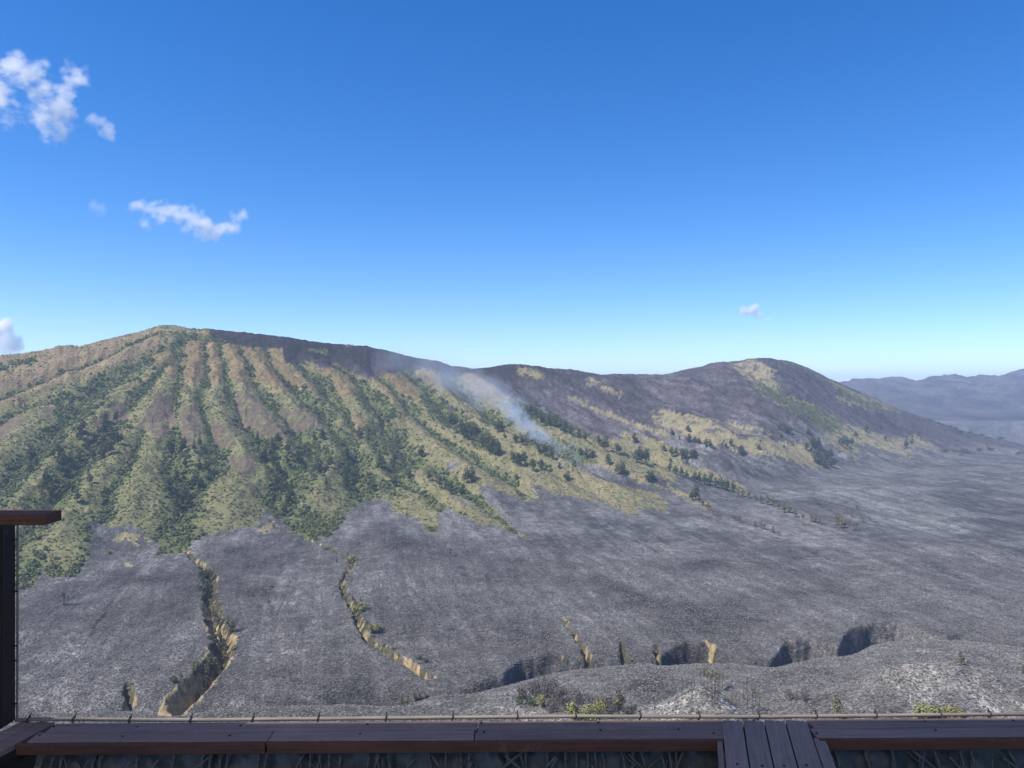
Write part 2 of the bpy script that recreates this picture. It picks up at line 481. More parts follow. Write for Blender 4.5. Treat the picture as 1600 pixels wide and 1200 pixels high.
for k, (pts, w0, w1, h0, h1) in enumerate(GULLIES):
    pw = to_world(pts, Zfan); GULLY_WORLD.append(pw)
    dd, al = line_dist(pw, gwx, gwy)
    w = w0 + (w1 - w0) * al; h = h0 + (h1 - h0) * al
    q = dd / w
    cut = h * ((1 - np.clip((q - .08) / .92, 0, 1)) ** 0.9) * (1 + 0.30 * fbm(gx, gy, 7, 4, 84))
    Zg[gsel] -= cut * sstep(0.0, 0.04, al + 0.02) 
    SOIL[gsel] = np.maximum(SOIL[gsel], (1 - sstep(0.95, 1.25, q + 0.25 * fbm(gx, gy, 5, 2, 83))))
    GDIST[gsel] = np.minimum(GDIST[gsel], q)

Vg = VH - Zg / Dg * F

# ------------------------------------------------------------------ what grows or burnt where (photo outlines laid on the ground)
def inside(poly, u, v):
    poly = np.asarray(poly, float)
    r = np.zeros(u.shape, bool)
    x0, y0 = poly[-1]
    for x1, y1 in poly:
        c = (y0 > v) != (y1 > v)
        if y1 != y0:
            r ^= c & (u < (x1 - x0) * (v - y0) / (y1 - y0) + x0)
        x0, y0 = x1, y1
    return r

VEG = ([(-900, 300), (320, 300), (326, 520)] + Z1([(930, 60), (1000, 100), (1100, 120), (1260, 125), (1270, 195), (1330, 205), (1350, 175), (1420, 200)])
       + Z2([(60, 165), (130, 140), (200, 170), (260, 200), (350, 190), (460, 165), (520, 160), (640, 185), (740, 180), (830, 230), (860, 265), (940, 300), (1050, 340), (1150, 400), (1250, 450), (1390, 485), (1410, 445), (1600, 485)])
       + Z3([(60, 480), (150, 490), (60, 520), (300, 600), (380, 650), (340, 670), (200, 610), (60, 560)])
       + Z2([(1590, 790), (1500, 775), (1440, 810), (1330, 760), (1220, 735), (1130, 730), (1010, 670), (1015, 750), (920, 730), (760, 665), (800, 760), (860, 810), (920, 870), (960, 905), (860, 870), (760, 850),
             (620, 780), (580, 810), (590, 890), (540, 880), (470, 820), (380, 800), (370, 745), (250, 750), (190, 790), (150, 850), (120, 900), (30, 925)])
       + Z1([(1400, 990), (1330, 960), (1260, 890), (1230, 890), (1190, 840), (1160, 880), (1160, 920), (1040, 930), (940, 960), (860, 990), (840, 1030), (760, 1045), (700, 1050), (710, 1000), (600, 920), (510, 920), (390, 900),
             (410, 960), (390, 1060), (340, 1150), (230, 1150), (170, 1110), (160, 1180), (70, 1215)]) + [(-900, 1000)])
GRASS_MORE = [Z2([(1240, 190), (1290, 210), (1390, 265), (1390, 282), (1310, 265), (1260, 235)]),
              Z2([(1140, 265), (1300, 330), (1450, 395), (1620, 445), (1620, 475), (1450, 420), (1300, 362), (1180, 292)]),
              Z2([(930, 150), (1040, 165), (1060, 190), (960, 200)]), Z2([(10, 70), (80, 68), (105, 100), (40, 92)]), Z2([(170, 50), (205, 55), (190, 68)]),
              Z3([(-60, 285), (100, 305), (250, 335), (300, 350), (420, 365), (500, 420), (620, 440), (690, 500), (740, 545), (640, 540), (560, 505), (420, 480), (300, 470), (150, 425), (0, 380), (-60, 340)]),
              Z3([(690, 410), (800, 352), (880, 365), (1000, 415), (1120, 400), (1220, 455), (1200, 468), (1110, 440), (1105, 502), (1000, 462), (862, 440), (862, 500), (780, 490), (760, 445)]),
              Z3([(280, 80), (400, 62), (470, 100), (470, 135), (500, 210), (640, 250), (790, 330), (800, 395), (700, 385), (640, 330), (540, 285), (430, 222), (360, 150)]),
              Z3([(700, 135), (800, 185), (1040, 280), (1010, 292), (900, 292), (860, 262), (770, 250), (770, 222), (830, 235), (740, 182)]),
              Z3([(10, 620), (100, 655), (180, 700), (250, 760), (150, 720), (20, 650)]),
              Z1([(520, 955), (600, 950), (700, 985), (690, 1005), (600, 1010), (490, 1030)]), Z1([(550, 1085), (612, 1090), (570, 1117)]),
              Z1([(1140, 940), (1235, 888), (1210, 940), (1170, 957)]), Z1([(460, 1045), (500, 1040), (490, 1050)])]
BURNT_IN = [Z2([(1150, 560), (1230, 590), (1350, 610), (1500, 675), (1620, 700), (1620, 745), (1450, 700), (1300, 650), (1200, 610)]),
            Z2([(1480, 630), (1560, 640), (1620, 660), (1620, 690), (1520, 660)])]
BROWN = [Z1(q) for q in ([(700, 325), (770, 335), (785, 480), (730, 525), (600, 490), (650, 430)], [(800, 400), (870, 385), (905, 480), (885, 560), (820, 560), (795, 480)],
         [(1060, 320), (1130, 325), (1220, 450), (1310, 515), (1280, 545), (1180, 525), (1090, 480), (1050, 400)], [(1250, 400), (1370, 395), (1465, 480), (1400, 515), (1300, 510)],
         [(480, 375), (565, 365), (565, 440), (480, 500), (410, 470)], [(-200, 520), (0, 465), (95, 415), (115, 450), (0, 545), (-200, 640)], [(190, 390), (330, 385), (330, 450), (190, 445)],
         [(930, 450), (1020, 460), (1060, 560), (960, 570)], [(1020, 600), (1130, 610), (1150, 670), (1080, 690), (1020, 650)])]
TANZ = [Z1([(640, 150), (930, 40), (1000, 100), (1260, 120), (1280, 200), (1400, 300), (1390, 370), (1270, 330), (1150, 270), (1000, 285), (880, 290), (800, 285), (700, 195)]),
        Z1([(-700, 100), (400, 60), (720, 40), (700, 140), (520, 190), (300, 270), (0, 380), (-700, 600)])] + [Z2(q) for q in (
        [(40, 150), (150, 135), (245, 215), (225, 295), (110, 275)], [(310, 195), (380, 180), (490, 240), (510, 295), (430, 315), (330, 275)],
        [(460, 160), (640, 180), (740, 175), (840, 230), (880, 295), (820, 315), (700, 235), (620, 255), (510, 215)], [(180, 345), (245, 375), (275, 455), (215, 480), (170, 400)],
        [(0, 210), (30, 230), (10, 290), (-40, 260)])]
FOREST = [Z2(q) for q in ([(430, 290), (560, 265), (680, 345), (860, 395), (870, 455), (700, 490), (560, 405), (425, 335)], [(680, 400), (790, 400), (880, 545), (900, 570), (740, 510)],
          [(900, 290), (1100, 365), (1260, 470), (1150, 455), (930, 375)], [(-20, 160), (100, 195), (165, 330), (120, 400), (-20, 310)], [(220, 245), (330, 270), (455, 370), (350, 385), (210, 325)],
          [(-100, 440), (200, 425), (430, 425), (445, 480), (300, 570), (450, 590), (500, 690), (440, 745), (300, 690), (240, 620), (100, 640), (60, 730), (-100, 780)],
          [(910, 540), (1100, 590), (1060, 625), (920, 570)], [(990, 440), (1180, 495), (1310, 580), (1180, 600), (930, 480)], [(980, 190), (1120, 235), (1230, 285), (1120, 265)], [(1240, 270), (1400, 300), (1440, 330), (1320, 315)])] + [
          Z1(q) for q in ([(690, 170), (720, 200), (560, 300), (500, 380), (420, 440), (340, 560), (300, 700), (180, 740), (90, 660), (180, 500), (300, 330), (450, 240)],
          [(690, 230), (700, 260), (560, 400), (560, 330)], [(390, 520), (540, 450), (520, 560), (440, 640), (360, 700), (300, 650)], [(820, 590), (960, 560), (950, 700), (880, 870), (700, 860), (740, 640)],
          [(700, 850), (860, 960), (820, 1040), (700, 960)], [(1140, 540), (1340, 540), (1330, 760), (1320, 890), (1210, 800)], [(0, 700), (90, 640), (220, 740), (340, 760), (200, 960), (0, 830)], [(340, 880), (420, 820), (400, 960), (380, 1000), (330, 960)])] + [
          Z3([(400, 150), (500, 212), (640, 262), (790, 340), (800, 395), (700, 385), (640, 330), (540, 285), (430, 222)]), Z3([(720, 140), (800, 190), (1000, 285), (900, 288), (800, 235)])]
YELLOWZ = GRASS_MORE[:2] + GRASS_MORE[5:7] + GRASS_MORE[10:13] + [Z3([(280, 80), (400, 62), (470, 100), (470, 135), (430, 160), (360, 150)]), Z3([(10, 620), (100, 655), (60, 660)])]

# outlines are read off the smooth base ground, with a natural ragged edge
s = 0.0028 * Dg
fall = to_world(RIDGES[18], Zbase); fall = fall[-1] - fall[0]; fall /= np.linalg.norm(fall)
FA = X * fall[0] + Y * fall[1]; FB = -X * fall[1] + Y * fall[0]
n_fall = fbm(FA * 0.16, FB, 16, 4, 120, .6); n_fall2 = fbm(FA * 0.2, FB, 6, 3, 121, .6)
RW = sstep(640, 860, Ug)
EU = Ug + 7.0 * fbm(X, Y, 22, 4, 90) + 3.0 * noise2(X / 4, Y / 4, 92) + RW * (26 * n_fall + 16 * n_fall2)
EV = Vg + 5.0 * fbm(X, Y, 22, 4, 91) + 2.0 * noise2(X / 4, Y / 4, 93) + RW * (14 * n_fall + 9 * n_fall2)
front = (Dg < dc[:, None] + 40) & (Dg > 430)
fi = np.where(front)
eu, ev = EU[fi], EV[fi]
def mask(polys):
    out = np.zeros(Zg.shape, bool)
    m = np.zeros(eu.shape, bool)
    for q in polys: m |= inside(q, eu, ev)
    out[fi] = m
    return out
veg = mask([VEG]) & ~mask(BURNT_IN)
burnt_spot = fbm(X, Y, 26, 4, 95) > 0.30
more = mask(GRASS_MORE)
hole = more & (0.6 * fbm(X, Y, 18, 4, 96) + 0.75 * n_fall + 0.35 * n_fall2 > 0.13)
veg &= ~((Ug > 700) & (0.5 * fbm(X, Y, 30, 4, 97) + 0.8 * n_fall + 0.3 * n_fall2 > 0.33))
veg = veg | (more & ~hole)
brown = mask(BROWN); tan = mask(TANZ); forest_z = mask(FOREST); yellow = mask(YELLOWZ)
n_big = fbm(X, Y, 60, 4, 100) ; n_mid = fbm(X, Y, 14, 4, 101); n_sml = fbm(X, Y, 4, 3, 102)
# thickets: traced woods, and the floors of the ravines between the spurs
lower = sstep(0.95, 0.55, prof) if False else 1 - sstep(0.55, 0.9, prof)
left = 1 - sstep(620, 900, Ug)
gul = (TR < 0.22 + 0.14 * left * lower + 0.40 * n_mid + 0.25 * n_big + 0.15 * n_sml)
forest = veg & ~yellow & ((forest_z & (n_mid + 0.4 * n_sml > -0.07 - 0.30 * (1 - TR)) & (TR < 0.80 + 0.5 * n_mid)) | (gul & ~brown & (left + 0.35 * n_big > 0.3) & (prof < 0.93)))
forest &= ~(tan & (TR > 0.35)) | forest_z

def C(*c): return np.array(c, float)
ALB = np.zeros(Zg.shape + (3,))
BURN = np.ones(Zg.shape)
ash = C(0.178, 0.174, 0.172); char = C(0.074, 0.072, 0.072); purple = C(0.088, 0.076, 0.080)
n_huge = fbm(X + 0.2 * Y, Y * .6, 130, 4, 103)
f = np.clip(0.52 + 0.9 * n_big + 1.0 * n_huge + 0.55 * n_mid + 0.3 * n_sml, 0, 1)[..., None]
ALB[:] = char * (1 - f) + ash * f
up = sstep(0.15, 0.6, prof)[..., None] * front[..., None]
ALB = ALB * (1 - up) + (purple * (0.75 + 0.5 * f)) * up
fs = (front * sstep(640, 900, Ug) * sstep(0.0, 0.2, prof))[..., None]
ALB = ALB * (1 + fs * np.clip(0.9 * n_fall + 0.8 * n_fall2, -.6, .9)[..., None])
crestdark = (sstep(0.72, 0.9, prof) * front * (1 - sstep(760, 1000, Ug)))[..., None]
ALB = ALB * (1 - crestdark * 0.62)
# pale ash on near hills, the mound and streaks
near = (Dg < dh[:, None] + 4)
pal = np.clip(0.25 + 0.9 * n_mid + 0.6 * n_sml, 0, 1) * near * sstep(1000, 1400, Ug + 0 * Dg) * .8
pal = np.maximum(pal, sstep(0.05, 0.4, MOUND) * sstep(-0.3, 0.3, n_sml + 0.3 + 0.6 * (X - gm.x) / 20))
pal = np.maximum(pal, near * 0.22 * (1 + n_mid))[..., None]
pal = np.maximum(pal, (near * DOME * (0.9 + n_mid))[..., None].clip(0, .8))
ALB = ALB * (1 - pal) + C(0.30, 0.285, 0.255) * pal * (0.8 + 0.4 * f)
streak = sstep(0.10, 0.02, np.abs(fbm(X * 0.35 + 0.2 * Y, Y * 0.9, 45, 3, 105))) if False else (1 - sstep(0.015, 0.06, np.abs(fbm(X * 0.35 + 0.2 * Y, Y * 0.9, 60, 3, 105))))
ALB = ALB * (1 - 0.45 * RILLM[..., None])
streak = (np.maximum(streak * .6, TRACKM) * pl * sstep(-.1, .3, n_big + .15))[..., None]
ALB = ALB * (1 - 0.5 * streak) + C(0.25, 0.245, 0.235) * 0.5 * streak
for (u, v, ru, rv) in [(368, 860, 40, 7), (640, 848, 55, 12), (590, 832, 25, 10), (700, 868, 40, 8), (1260, 925, 70, 10), (1120, 880, 60, 6), (230, 905, 40, 8), (400, 925, 35, 10), (770, 905, 60, 9), (1000, 945, 70, 10)]:
    g = (np.exp(-((EU - u) / ru) ** 2 - ((EV - v) / rv) ** 2) * (Dg > 300))[..., None]
    ALB = ALB * (1 - 0.55 * g)
# charred canyon wall
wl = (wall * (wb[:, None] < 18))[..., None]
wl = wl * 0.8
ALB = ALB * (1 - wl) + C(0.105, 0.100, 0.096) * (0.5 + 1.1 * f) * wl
soilw = (wl[..., 0] > 0.35) & (fbm(X, Y, 10, 3, 107) > 0.42)
# vegetation
gv = veg & ~forest
cg = C(0.172, 0.165, 0.070)
fg = np.clip(0.5 + 0.8 * n_mid + 0.5 * n_big, 0, 1)[..., None]
gcol = C(0.145, 0.145, 0.070) * (1 - fg) + C(0.262, 0.222, 0.124) * fg
tcol = C(0.26, 0.195, 0.105) * (1 - 0.45 * (1 - fg)) 
olv = C(0.20, 0.155, 0.098) * (0.8 + 0.5 * fg)
bcol = C(0.118, 0.090, 0.072) * (0.85 + 0.4 * fg)
ycol = C(0.250, 0.216, 0.130) * (0.72 + 0.45 * fg)
def put(m, c):
    ALB[m] = c[m] if c.ndim == 3 else c
lowgreen = ((1 - sstep(0.45, 0.75, prof)) * (1 - sstep(450, 700, Ug)))[..., None]
gcol = gcol * (1 - 0.55 * lowgreen) + C(0.140, 0.150, 0.074) * (0.75 + 0.5 * fg) * 0.55 * lowgreen
rside = sstep(700, 950, Ug)[..., None]
gcol = gcol * (1 - rside * .5) + C(0.225, 0.195, 0.115) * (0.7 + 0.5 * fg) * rside * .5
put(gv, gcol)
leftslope = mask(TANZ[1:2])
put(gv & tan, tcol)
put(gv & leftslope, olv)
put(gv & yellow, ycol)
put(gv & brown & (n_mid + .6 * n_sml > -0.2), bcol)
put(forest, C(0.095, 0.110, 0.048) * (0.8 + 0.6 * fg))
edge_b = gv & (n_sml > 0.35) & (n_mid > 0.1) & (Ug > 380)
put(edge_b, bcol * 0.8)
BURN[veg] = 0.0
# bare soil in the cuts
sl_ = np.zeros(Zg.shape)
sl_[1:-1] = np.abs(Zg[2:] - Zg[:-2]) / np.maximum(np.abs(X[2:] - X[:-2]), 0.2)
soil = ((SOIL > 0.5) & (sl_ + 0.7 * n_mid > 0.42)) | soilw
g1d, g1a = line_dist(GULLY_WORLD[0], X[gsel], Y[gsel])
gmask = np.zeros(Zg.shape, bool); gmask[gsel] = (g1d < 16) & (g1a > 0.62)
soil = soil & (fbm(X, Y, 11, 3, 108) + 0.4 * n_sml > np.where(Dg < 375, -.02, 0.16))
soil |= gmask & (SOIL > 0.35) & ((n_mid + .7 * n_sml > .02) | (Dg < 352))
put(soil, C(0.315, 0.240, 0.142) * (0.6 + 0.65 * fg) * (1 + 0.5 * n_sml[..., None]))
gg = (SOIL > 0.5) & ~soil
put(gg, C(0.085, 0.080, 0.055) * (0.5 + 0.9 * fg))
BURN[soil | gg] = 0.0
# far crater wall
farw = Dg > 2900
ff = np.clip(0.40 + 1.5 * fbm(X, Y * .6, 160, 5, 110, .65) + .5 * fbm(X, Y, 35, 3, 111), 0, 1)[..., None]
FARC = C(0.022, 0.018, 0.022) * (1 - ff) + C(0.100, 0.082, 0.080) * ff
put(farw, FARC)
topf = farw & (np.abs(Dg - 4870) < 45) & (Ug > 1540) & (n_big > -.3)
put(topf, C(0.30, 0.21, 0.15) * np.ones(Zg.shape + (1,)))
BURN[farw] = 0.0
# hidden slope under the deck: dry scrub ground
put(Dg < 200, C(0.13, 0.12, 0.07) * (0.7 + 0.6 * f))

# ------------------------------------------------------------------ terrain mesh
verts = np.stack([X, Y, Zg], -1).reshape(-1, 3)
ii, jj = np.meshgrid(np.arange(NU - 1), np.arange(ND - 1), indexing='ij')
a = (ii * ND + jj).ravel()
quads = np.stack([a, a + ND, a + ND + 1, a + 1], -1)
me = np_mesh("terrain", verts, quads=quads, smooth=True)
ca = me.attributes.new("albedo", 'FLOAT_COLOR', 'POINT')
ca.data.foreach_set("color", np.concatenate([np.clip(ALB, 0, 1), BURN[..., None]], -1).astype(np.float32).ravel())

m_ter, nt, b = new_mat("ash_and_grass_ground")
at = nt.nodes.new("ShaderNodeAttribute"); at.attribute_name = "albedo"
tc = nt.nodes.new("ShaderNodeTexCoord"); co = tc.outputs['Object']
n0 = noise_node(nt, co, 1.3, 3, 0.7)
n1 = noise_node(nt, co, 0.42, 5, 0.7)
n2 = noise_node(nt, co, 0.11, 5, 0.65)
n3 = noise_node(nt, co, 0.10, 6, 0.68, ((1.0, 0.13, 1.0), (0, 0, 0.19)))
# burnt ground: soot with flecks of white ash
r0 = ramp_node(nt, [(0.34, 0.42), (0.52, 0.92), (0.70, 1.75)]); nt.links.new(n0, r0.inputs[0])
r1 = ramp_node(nt, [(0.33, 0.55), (0.52, 0.97), (0.70, 1.5)]); nt.links.new(n1, r1.inputs[0])
r2 = ramp_node(nt, [(0.32, 0.72), (0.50, 0.98), (0.68, 1.35)]); nt.links.new(n2, r2.inputs[0])
r3 = ramp_node(nt, [(0.32, 0.62), (0.50, 0.98), (0.68, 1.45)]); nt.links.new(n3, r3.inputs[0])
k = mix_rgb(nt, 'MULTIPLY', 1.0, r0.outputs[0], r1.outputs[0])
k = mix_rgb(nt, 'MULTIPLY', 1.0, k, r2.outputs[0])
kb = mix_rgb(nt, 'MULTIPLY', 1.0, k, r3.outputs[0])
# grass: softer, with warm and cool tufts
g0 = ramp_node(nt, [(0.3, (0.55, 0.62, 0.55)), (0.5, (0.95, 0.97, 0.95)), (0.7, (1.45, 1.36, 1.25))]); nt.links.new(n1, g0.inputs[0])
g1 = ramp_node(nt, [(0.3, (0.72, 0.80, 0.72)), (0.5, (1.0, 1.0, 1.0)), (0.7, (1.28, 1.18, 1.1))]); nt.links.new(n2, g1.inputs[0])
kg = mix_rgb(nt, 'MULTIPLY', 1.0, g0.outputs[0], g1.outputs[0])
kk = mix_rgb(nt, 'MIX', at.outputs['Alpha'], kg, kb)
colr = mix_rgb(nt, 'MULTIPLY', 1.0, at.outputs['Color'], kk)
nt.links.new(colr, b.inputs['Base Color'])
b.inputs['Roughness'].default_value = 0.95
b.inputs['Specular IOR Level'].default_value = 0.1
hsum = math_node(nt, 'ADD', math_node(nt, 'MULTIPLY', n0, 0.35), math_node(nt, 'MULTIPLY', n1, 0.9))
hsum = math_node(nt, 'ADD', hsum, math_node(nt, 'MULTIPLY', n2, 2.2))
bp = nt.nodes.new("ShaderNodeBump"); bp.inputs['Strength'].default_value = 0.85; bp.inputs['Distance'].default_value = 1.4
nt.links.new(hsum, bp.inputs['Height']); nt.links.new(bp.outputs[0], b.inputs['Normal'])
terrain = link("terrain", me, None, m_ter)
tag(terrain, "burnt ash plain, near hills and gullied volcanic slopes", None, None, "structure")

def lookup(arr, x, y):
    u = U0 + F * x / y
    i = np.clip(np.rint(np.interp(u, ucols, np.arange(NU))).astype(int), 0, NU - 1)
    j = np.clip(np.rint(np.interp(y, drows, np.arange(ND))).astype(int), 0, ND - 1)
    return arr[i, j]

# ------------------------------------------------------------------ plants
def leaf_cloud(n, blobs, size, seed, up=0.3):
    """n leaf-clump quads spread through a few ellipsoids -> verts, quads"""
    r = np.random.default_rng(seed)
    blobs = np.array(blobs, float)
    vol = blobs[:, 3] * blobs[:, 4] * blobs[:, 5]
    which = r.choice(len(blobs), n, p=vol / vol.sum())
    dirs = r.normal(size=(n, 3)); dirs /= np.linalg.norm(dirs, axis=1)[:, None]
    rad = r.uniform(0.25, 1.0, n) ** 0.45
    c = blobs[which, :3] + dirs * rad[:, None] * blobs[which, 3:6]
    nrm = dirs + r.normal(size=(n, 3)) * 0.55 + np.array([0, 0, up])
    nrm /= np.linalg.norm(nrm, axis=1)[:, None]
    t = np.cross(nrm, r.normal(size=(n, 3))); t /= np.linalg.norm(t, axis=1)[:, None]
    bt = np.cross(nrm, t)
    sz = size * r.uniform(0.6, 1.35, n)[:, None]
    v = np.stack([c - t * sz, c - bt * sz * .6, c + t * sz, c + bt * sz * .6], 1)
    v += r.normal(size=v.shape) * size * 0.12
    q = np.arange(n * 4).reshape(n, 4)
    return v.reshape(-1, 3), q

def tube(path, radii, sides=6):
    """tapered limb through the points of path"""
    vs, qs = [], []
    path = [Vector(p) for p in path]
    for k, p in enumerate(path):
        d = (path[min(k + 1, len(path) - 1)] - path[max(k - 1, 0)]).normalized()
        x = d.orthogonal().normalized(); y = d.cross(x)
        for s_ in range(sides):
            an = 6.2831853 * s_ / sides
            vs.append(p + (x * math.cos(an) + y * math.sin(an)) * radii[k])
    for k in range(len(path) - 1):
        for s_ in range(sides):
            a0 = k * sides + s_; a1 = k * sides + (s_ + 1) % sides
            qs.append((a0, a1, a1 + sides, a0 + sides))
    vs.append(path[-1] + (path[-1] - path[-2]).normalized() * radii[-1])
    tip = len(vs) - 1
    ts = [((len(path) - 1) * sides + s_, (len(path) - 1) * sides + (s_ + 1) % sides, tip) for s_ in range(sides)]
    return [tuple(v) for v in vs], qs, ts

def join_parts(parts):
    V, Q, T = [], [], []
    o = 0
    for p in parts:
        v, q = p[0], p[1]; t = p[2] if len(p) > 2 else []
        V.extend([tuple(x) for x in v]); Q.extend([tuple(int(i) + o for i in f_) for f_ in q]); T.extend([tuple(int(i) + o for i in f_) for f_ in t])
        o += len(v)
    return V, Q, T

M_GREEN = leaf_mat("tree_leaves", (0.030, 0.046, 0.020), (0.085, 0.105, 0.042))
M_FOREST = leaf_mat("thicket_leaves", (0.058, 0.080, 0.034), (0.175, 0.195, 0.080), 0.6)
M_MID = leaf_mat("bushland_leaves", (0.085, 0.108, 0.042), (0.225, 0.232, 0.098), 0.6)
M_LIGHT = leaf_mat("scrub_leaves", (0.100, 0.108, 0.048), (0.255, 0.226, 0.116), 0.6)
M_OLIVE = leaf_mat("singed_leaves", (0.085, 0.080, 0.045), (0.21, 0.19, 0.10))
M_GREY = leaf_mat("scorched_twigs", (0.060, 0.052, 0.050), (0.17, 0.15, 0.14))
M_YELL = leaf_mat("yellow_green_leaves", (0.105, 0.120, 0.040), (0.30, 0.29, 0.12))
M_BARK = plain_mat("tree_bark", (0.055, 0.045, 0.035), (0.12, 0.10, 0.08), 3.0, 0.9)
M_CHAR = plain_mat("charred_wood", (0.035, 0.032, 0.030), (0.12, 0.105, 0.09), 4.0, 0.9)

def trunk_parts(h, r, seed, limbs=4, spread=0.35, top=0.8):
    rd = random.Random(seed)
    lean = Vector((rd.uniform(-.06, .06), rd.uniform(-.06, .06), 0))
    pts = [Vector((0, 0, -0.06 * h))] + [Vector((0, 0, h * t)) + lean * h * t * t + Vector((rd.uniform(-.015, .015), rd.uniform(-.015, .015), 0)) * h for t in (0.2, 0.5, top)]
    parts = [tube(pts, [r * 1.3, r, r * .75, r * .35])]
    for k in range(limbs):
        t = rd.uniform(0.32, top - .08)
        an = 6.28 * k / limbs + rd.uniform(-.5, .5)
        b0 = Vector((0, 0, h * t)) + lean * h * t * t
        b1 = b0 + Vector((math.cos(an), math.sin(an), 0.75)) * h * spread * rd.uniform(.5, 1) * .6
        b2 = b1 + Vector((math.cos(an) * .6, math.sin(an) * .6, 1.0)) * h * spread * .35
        parts.append(tube([b0, b1, b2], [r * .45, r * .3, r * .15], 5))
    return join_parts(parts)

def mesh_from(name, vqt, mat):
    V, Q, T = vqt
    m_ = np_mesh(name, V, Q if len(Q) else None, T if len(T) else None)
    m_.materials.append(mat)
    return m_

# tree prototypes, 1 unit tall, crown shapes after the photo
TREE = {}
def proto_tree(key, crown_mat, blobs, n, size, seed, trunk_mat=None, limbs=4, top=0.8, r=0.022):
    crown_v, crown_q = leaf_cloud(n, blobs, size, seed)
    TREE[key] = (mesh_from(key + "_trunk", trunk_parts(1.0, r, seed, limbs, top=top), trunk_mat or M_BARK),
                 mesh_from(key + "_crown", (crown_v, crown_q, []), crown_mat))
for k in range(3):
    r_ = random.Random(k + 5)
    bl = [(r_.uniform(-.12, .12), r_.uniform(-.12, .12), .42 + .16 * q, .30 - .035 * q, .30 - .035 * q, .17) for q in range(4)]
    bl += [(r_.uniform(-.28, .28), r_.uniform(-.28, .28), r_.uniform(.25, .6), .17, .17, .13) for q in range(4)]
    proto_tree("round%d" % k, M_GREEN, bl, 420, 0.055, 20 + k)
    bl = [(r_.uniform(-.05, .05), r_.uniform(-.05, .05), .34 + .15 * q, .19 - .03 * q, .19 - .03 * q, .13) for q in range(5)]
    bl += [(r_.uniform(-.14, .14), r_.uniform(-.14, .14), r_.uniform(.25, .6), .12, .12, .10) for q in range(3)]
    proto_tree("slim%d" % k, M_OLIVE, bl, 300, 0.040, 30 + k, top=.92)
    proto_tree("darkslim%d" % k, M_GREEN, bl, 340, 0.045, 40 + k, top=.92)
    proto_tree("singed%d" % k, M_GREY, [(r_.uniform(-.25, .25), r_.uniform(-.2, .2), r_.uniform(.3, .8), .2, .2, .16) for q in range(6)], 240, 0.035, 50 + k, M_CHAR, 7)
    bl = [(r_.uniform(-.5, .5), r_.uniform(-.4, .4), r_.uniform(.25, .62), r_.uniform(.22, .38), .3, r_.uniform(.2, .32)) for q in range(9)]
    proto_tree("bush%d" % k, M_YELL, bl, 900, 0.060, 60 + k, limbs=7, top=.5, r=.03)
    proto_tree("greybush%d" % k, M_GREY, bl, 700, 0.050, 70 + k, M_CHAR, 8, .6, .03)
    proto_tree("darkbush%d" % k, M_GREEN, bl, 700, 0.058, 80 + k, limbs=7, top=.5, r=.03)
    proto_tree("snagtop%d" % k, M_OLIVE, [(r_.uniform(-.1, .1), r_.uniform(-.1, .1), r_.uniform(.6, .95), .13, .13, .09) for q in range(4)], 90, 0.030, 90 + k, M_CHAR, 6, .98, .011)
# bare burnt trunks
for k in range(3):
    TREE["snag%d" % k] = (mesh_from("snag%d_trunk" % k, trunk_parts(1.0, 0.012, 100 + k, 6, .22, top=1.0), M_CHAR), None)

def plant(name, key, u, v, hpx, label, cat, group, wscale=1.0, sink=0.0):
    """a tree or bush rooted on the ground at photo pixel (u, v), hpx photo pixels tall"""
    g = ground_at(u, v)
    h = hpx * g.y / F
    t, c = TREE[key]
    root = empty(name, g - Vector((0, 0, sink * h)))
    root.rotation_euler = (0, 0, random.uniform(0, 6.28))
    root.scale = (h * wscale, h * wscale, h)
    tag(root, label, cat, group)
    o = link("trunk", t, root)
    if c is not None:
        link("crown", c, root)
    return root

def far_tree(name, key, u, v, hpx, label, cat, group, wscale=1.0):
    return plant(name, key, u, v, hpx, label, cat, group, wscale)

# --- trees standing alone on the grassy spurs right of the smoke
L_A = ("dark green round tree standing alone on the grassy spurs right of the smoke", "tree", "scattered trees on the grassy spurs")
for (x, y, h) in [(880, 470, 22), (1460, 490, 40), (1330, 525, 60), (1385, 540, 45), (1490, 585, 72), (1510, 580, 62), (1470, 580, 55), (1405, 635, 60), (1385, 630, 40), (1525, 670, 50), (1540, 660, 40), (1340, 590, 45),
                  (1160, 660, 40), (1125, 605, 25), (935, 655, 25), (1430, 560, 22), (1590, 530, 28), (1420, 550, 18), (1300, 500, 40), (1270, 560, 40), (1245, 555, 38), (1220, 545, 30)]:
    u, v = Z2([(x, y)])[0]
    far_tree("tree", "round%d" % random.randrange(3), u, v, h * .35 * 1.05, *L_A, wscale=random.uniform(.95, 1.25))
L_B = ("dark tree in the row along the ravine below the smoke", "tree", "ravine trees below the smoke")
for (x, y, h) in [(700, 470, 60), (720, 480, 72), (745, 485, 80), (690, 440, 50), (780, 515, 65), (800, 525, 60), (820, 535, 66), (835, 545, 74), (855, 550, 60), (920, 580, 45), (945, 590, 50), (970, 585, 50), (1005, 612, 44), (1045, 610, 40),
                  (640, 410, 50), (660, 420, 50), (850, 445, 45), (870, 440, 40), (640, 720, 55), (690, 735, 50), (715, 670, 60), (735, 660, 55), (510, 555, 50), (590, 690, 45), (620, 705, 45), (545, 660, 40), (1060, 545, 42), (1030, 535, 36), (1090, 560, 40), (930, 490, 36), (960, 500, 36)]:
    u, v = Z2([(x, y)])[0]
    far_tree("tree", "round%d" % random.randrange(3), u, v, h * .35 * 1.1, *L_B, wscale=random.uniform(.85, 1.1))
L_C = ("dark tree on the upper side ravine above the white smoke", "tree", "ravine trees above the smoke")
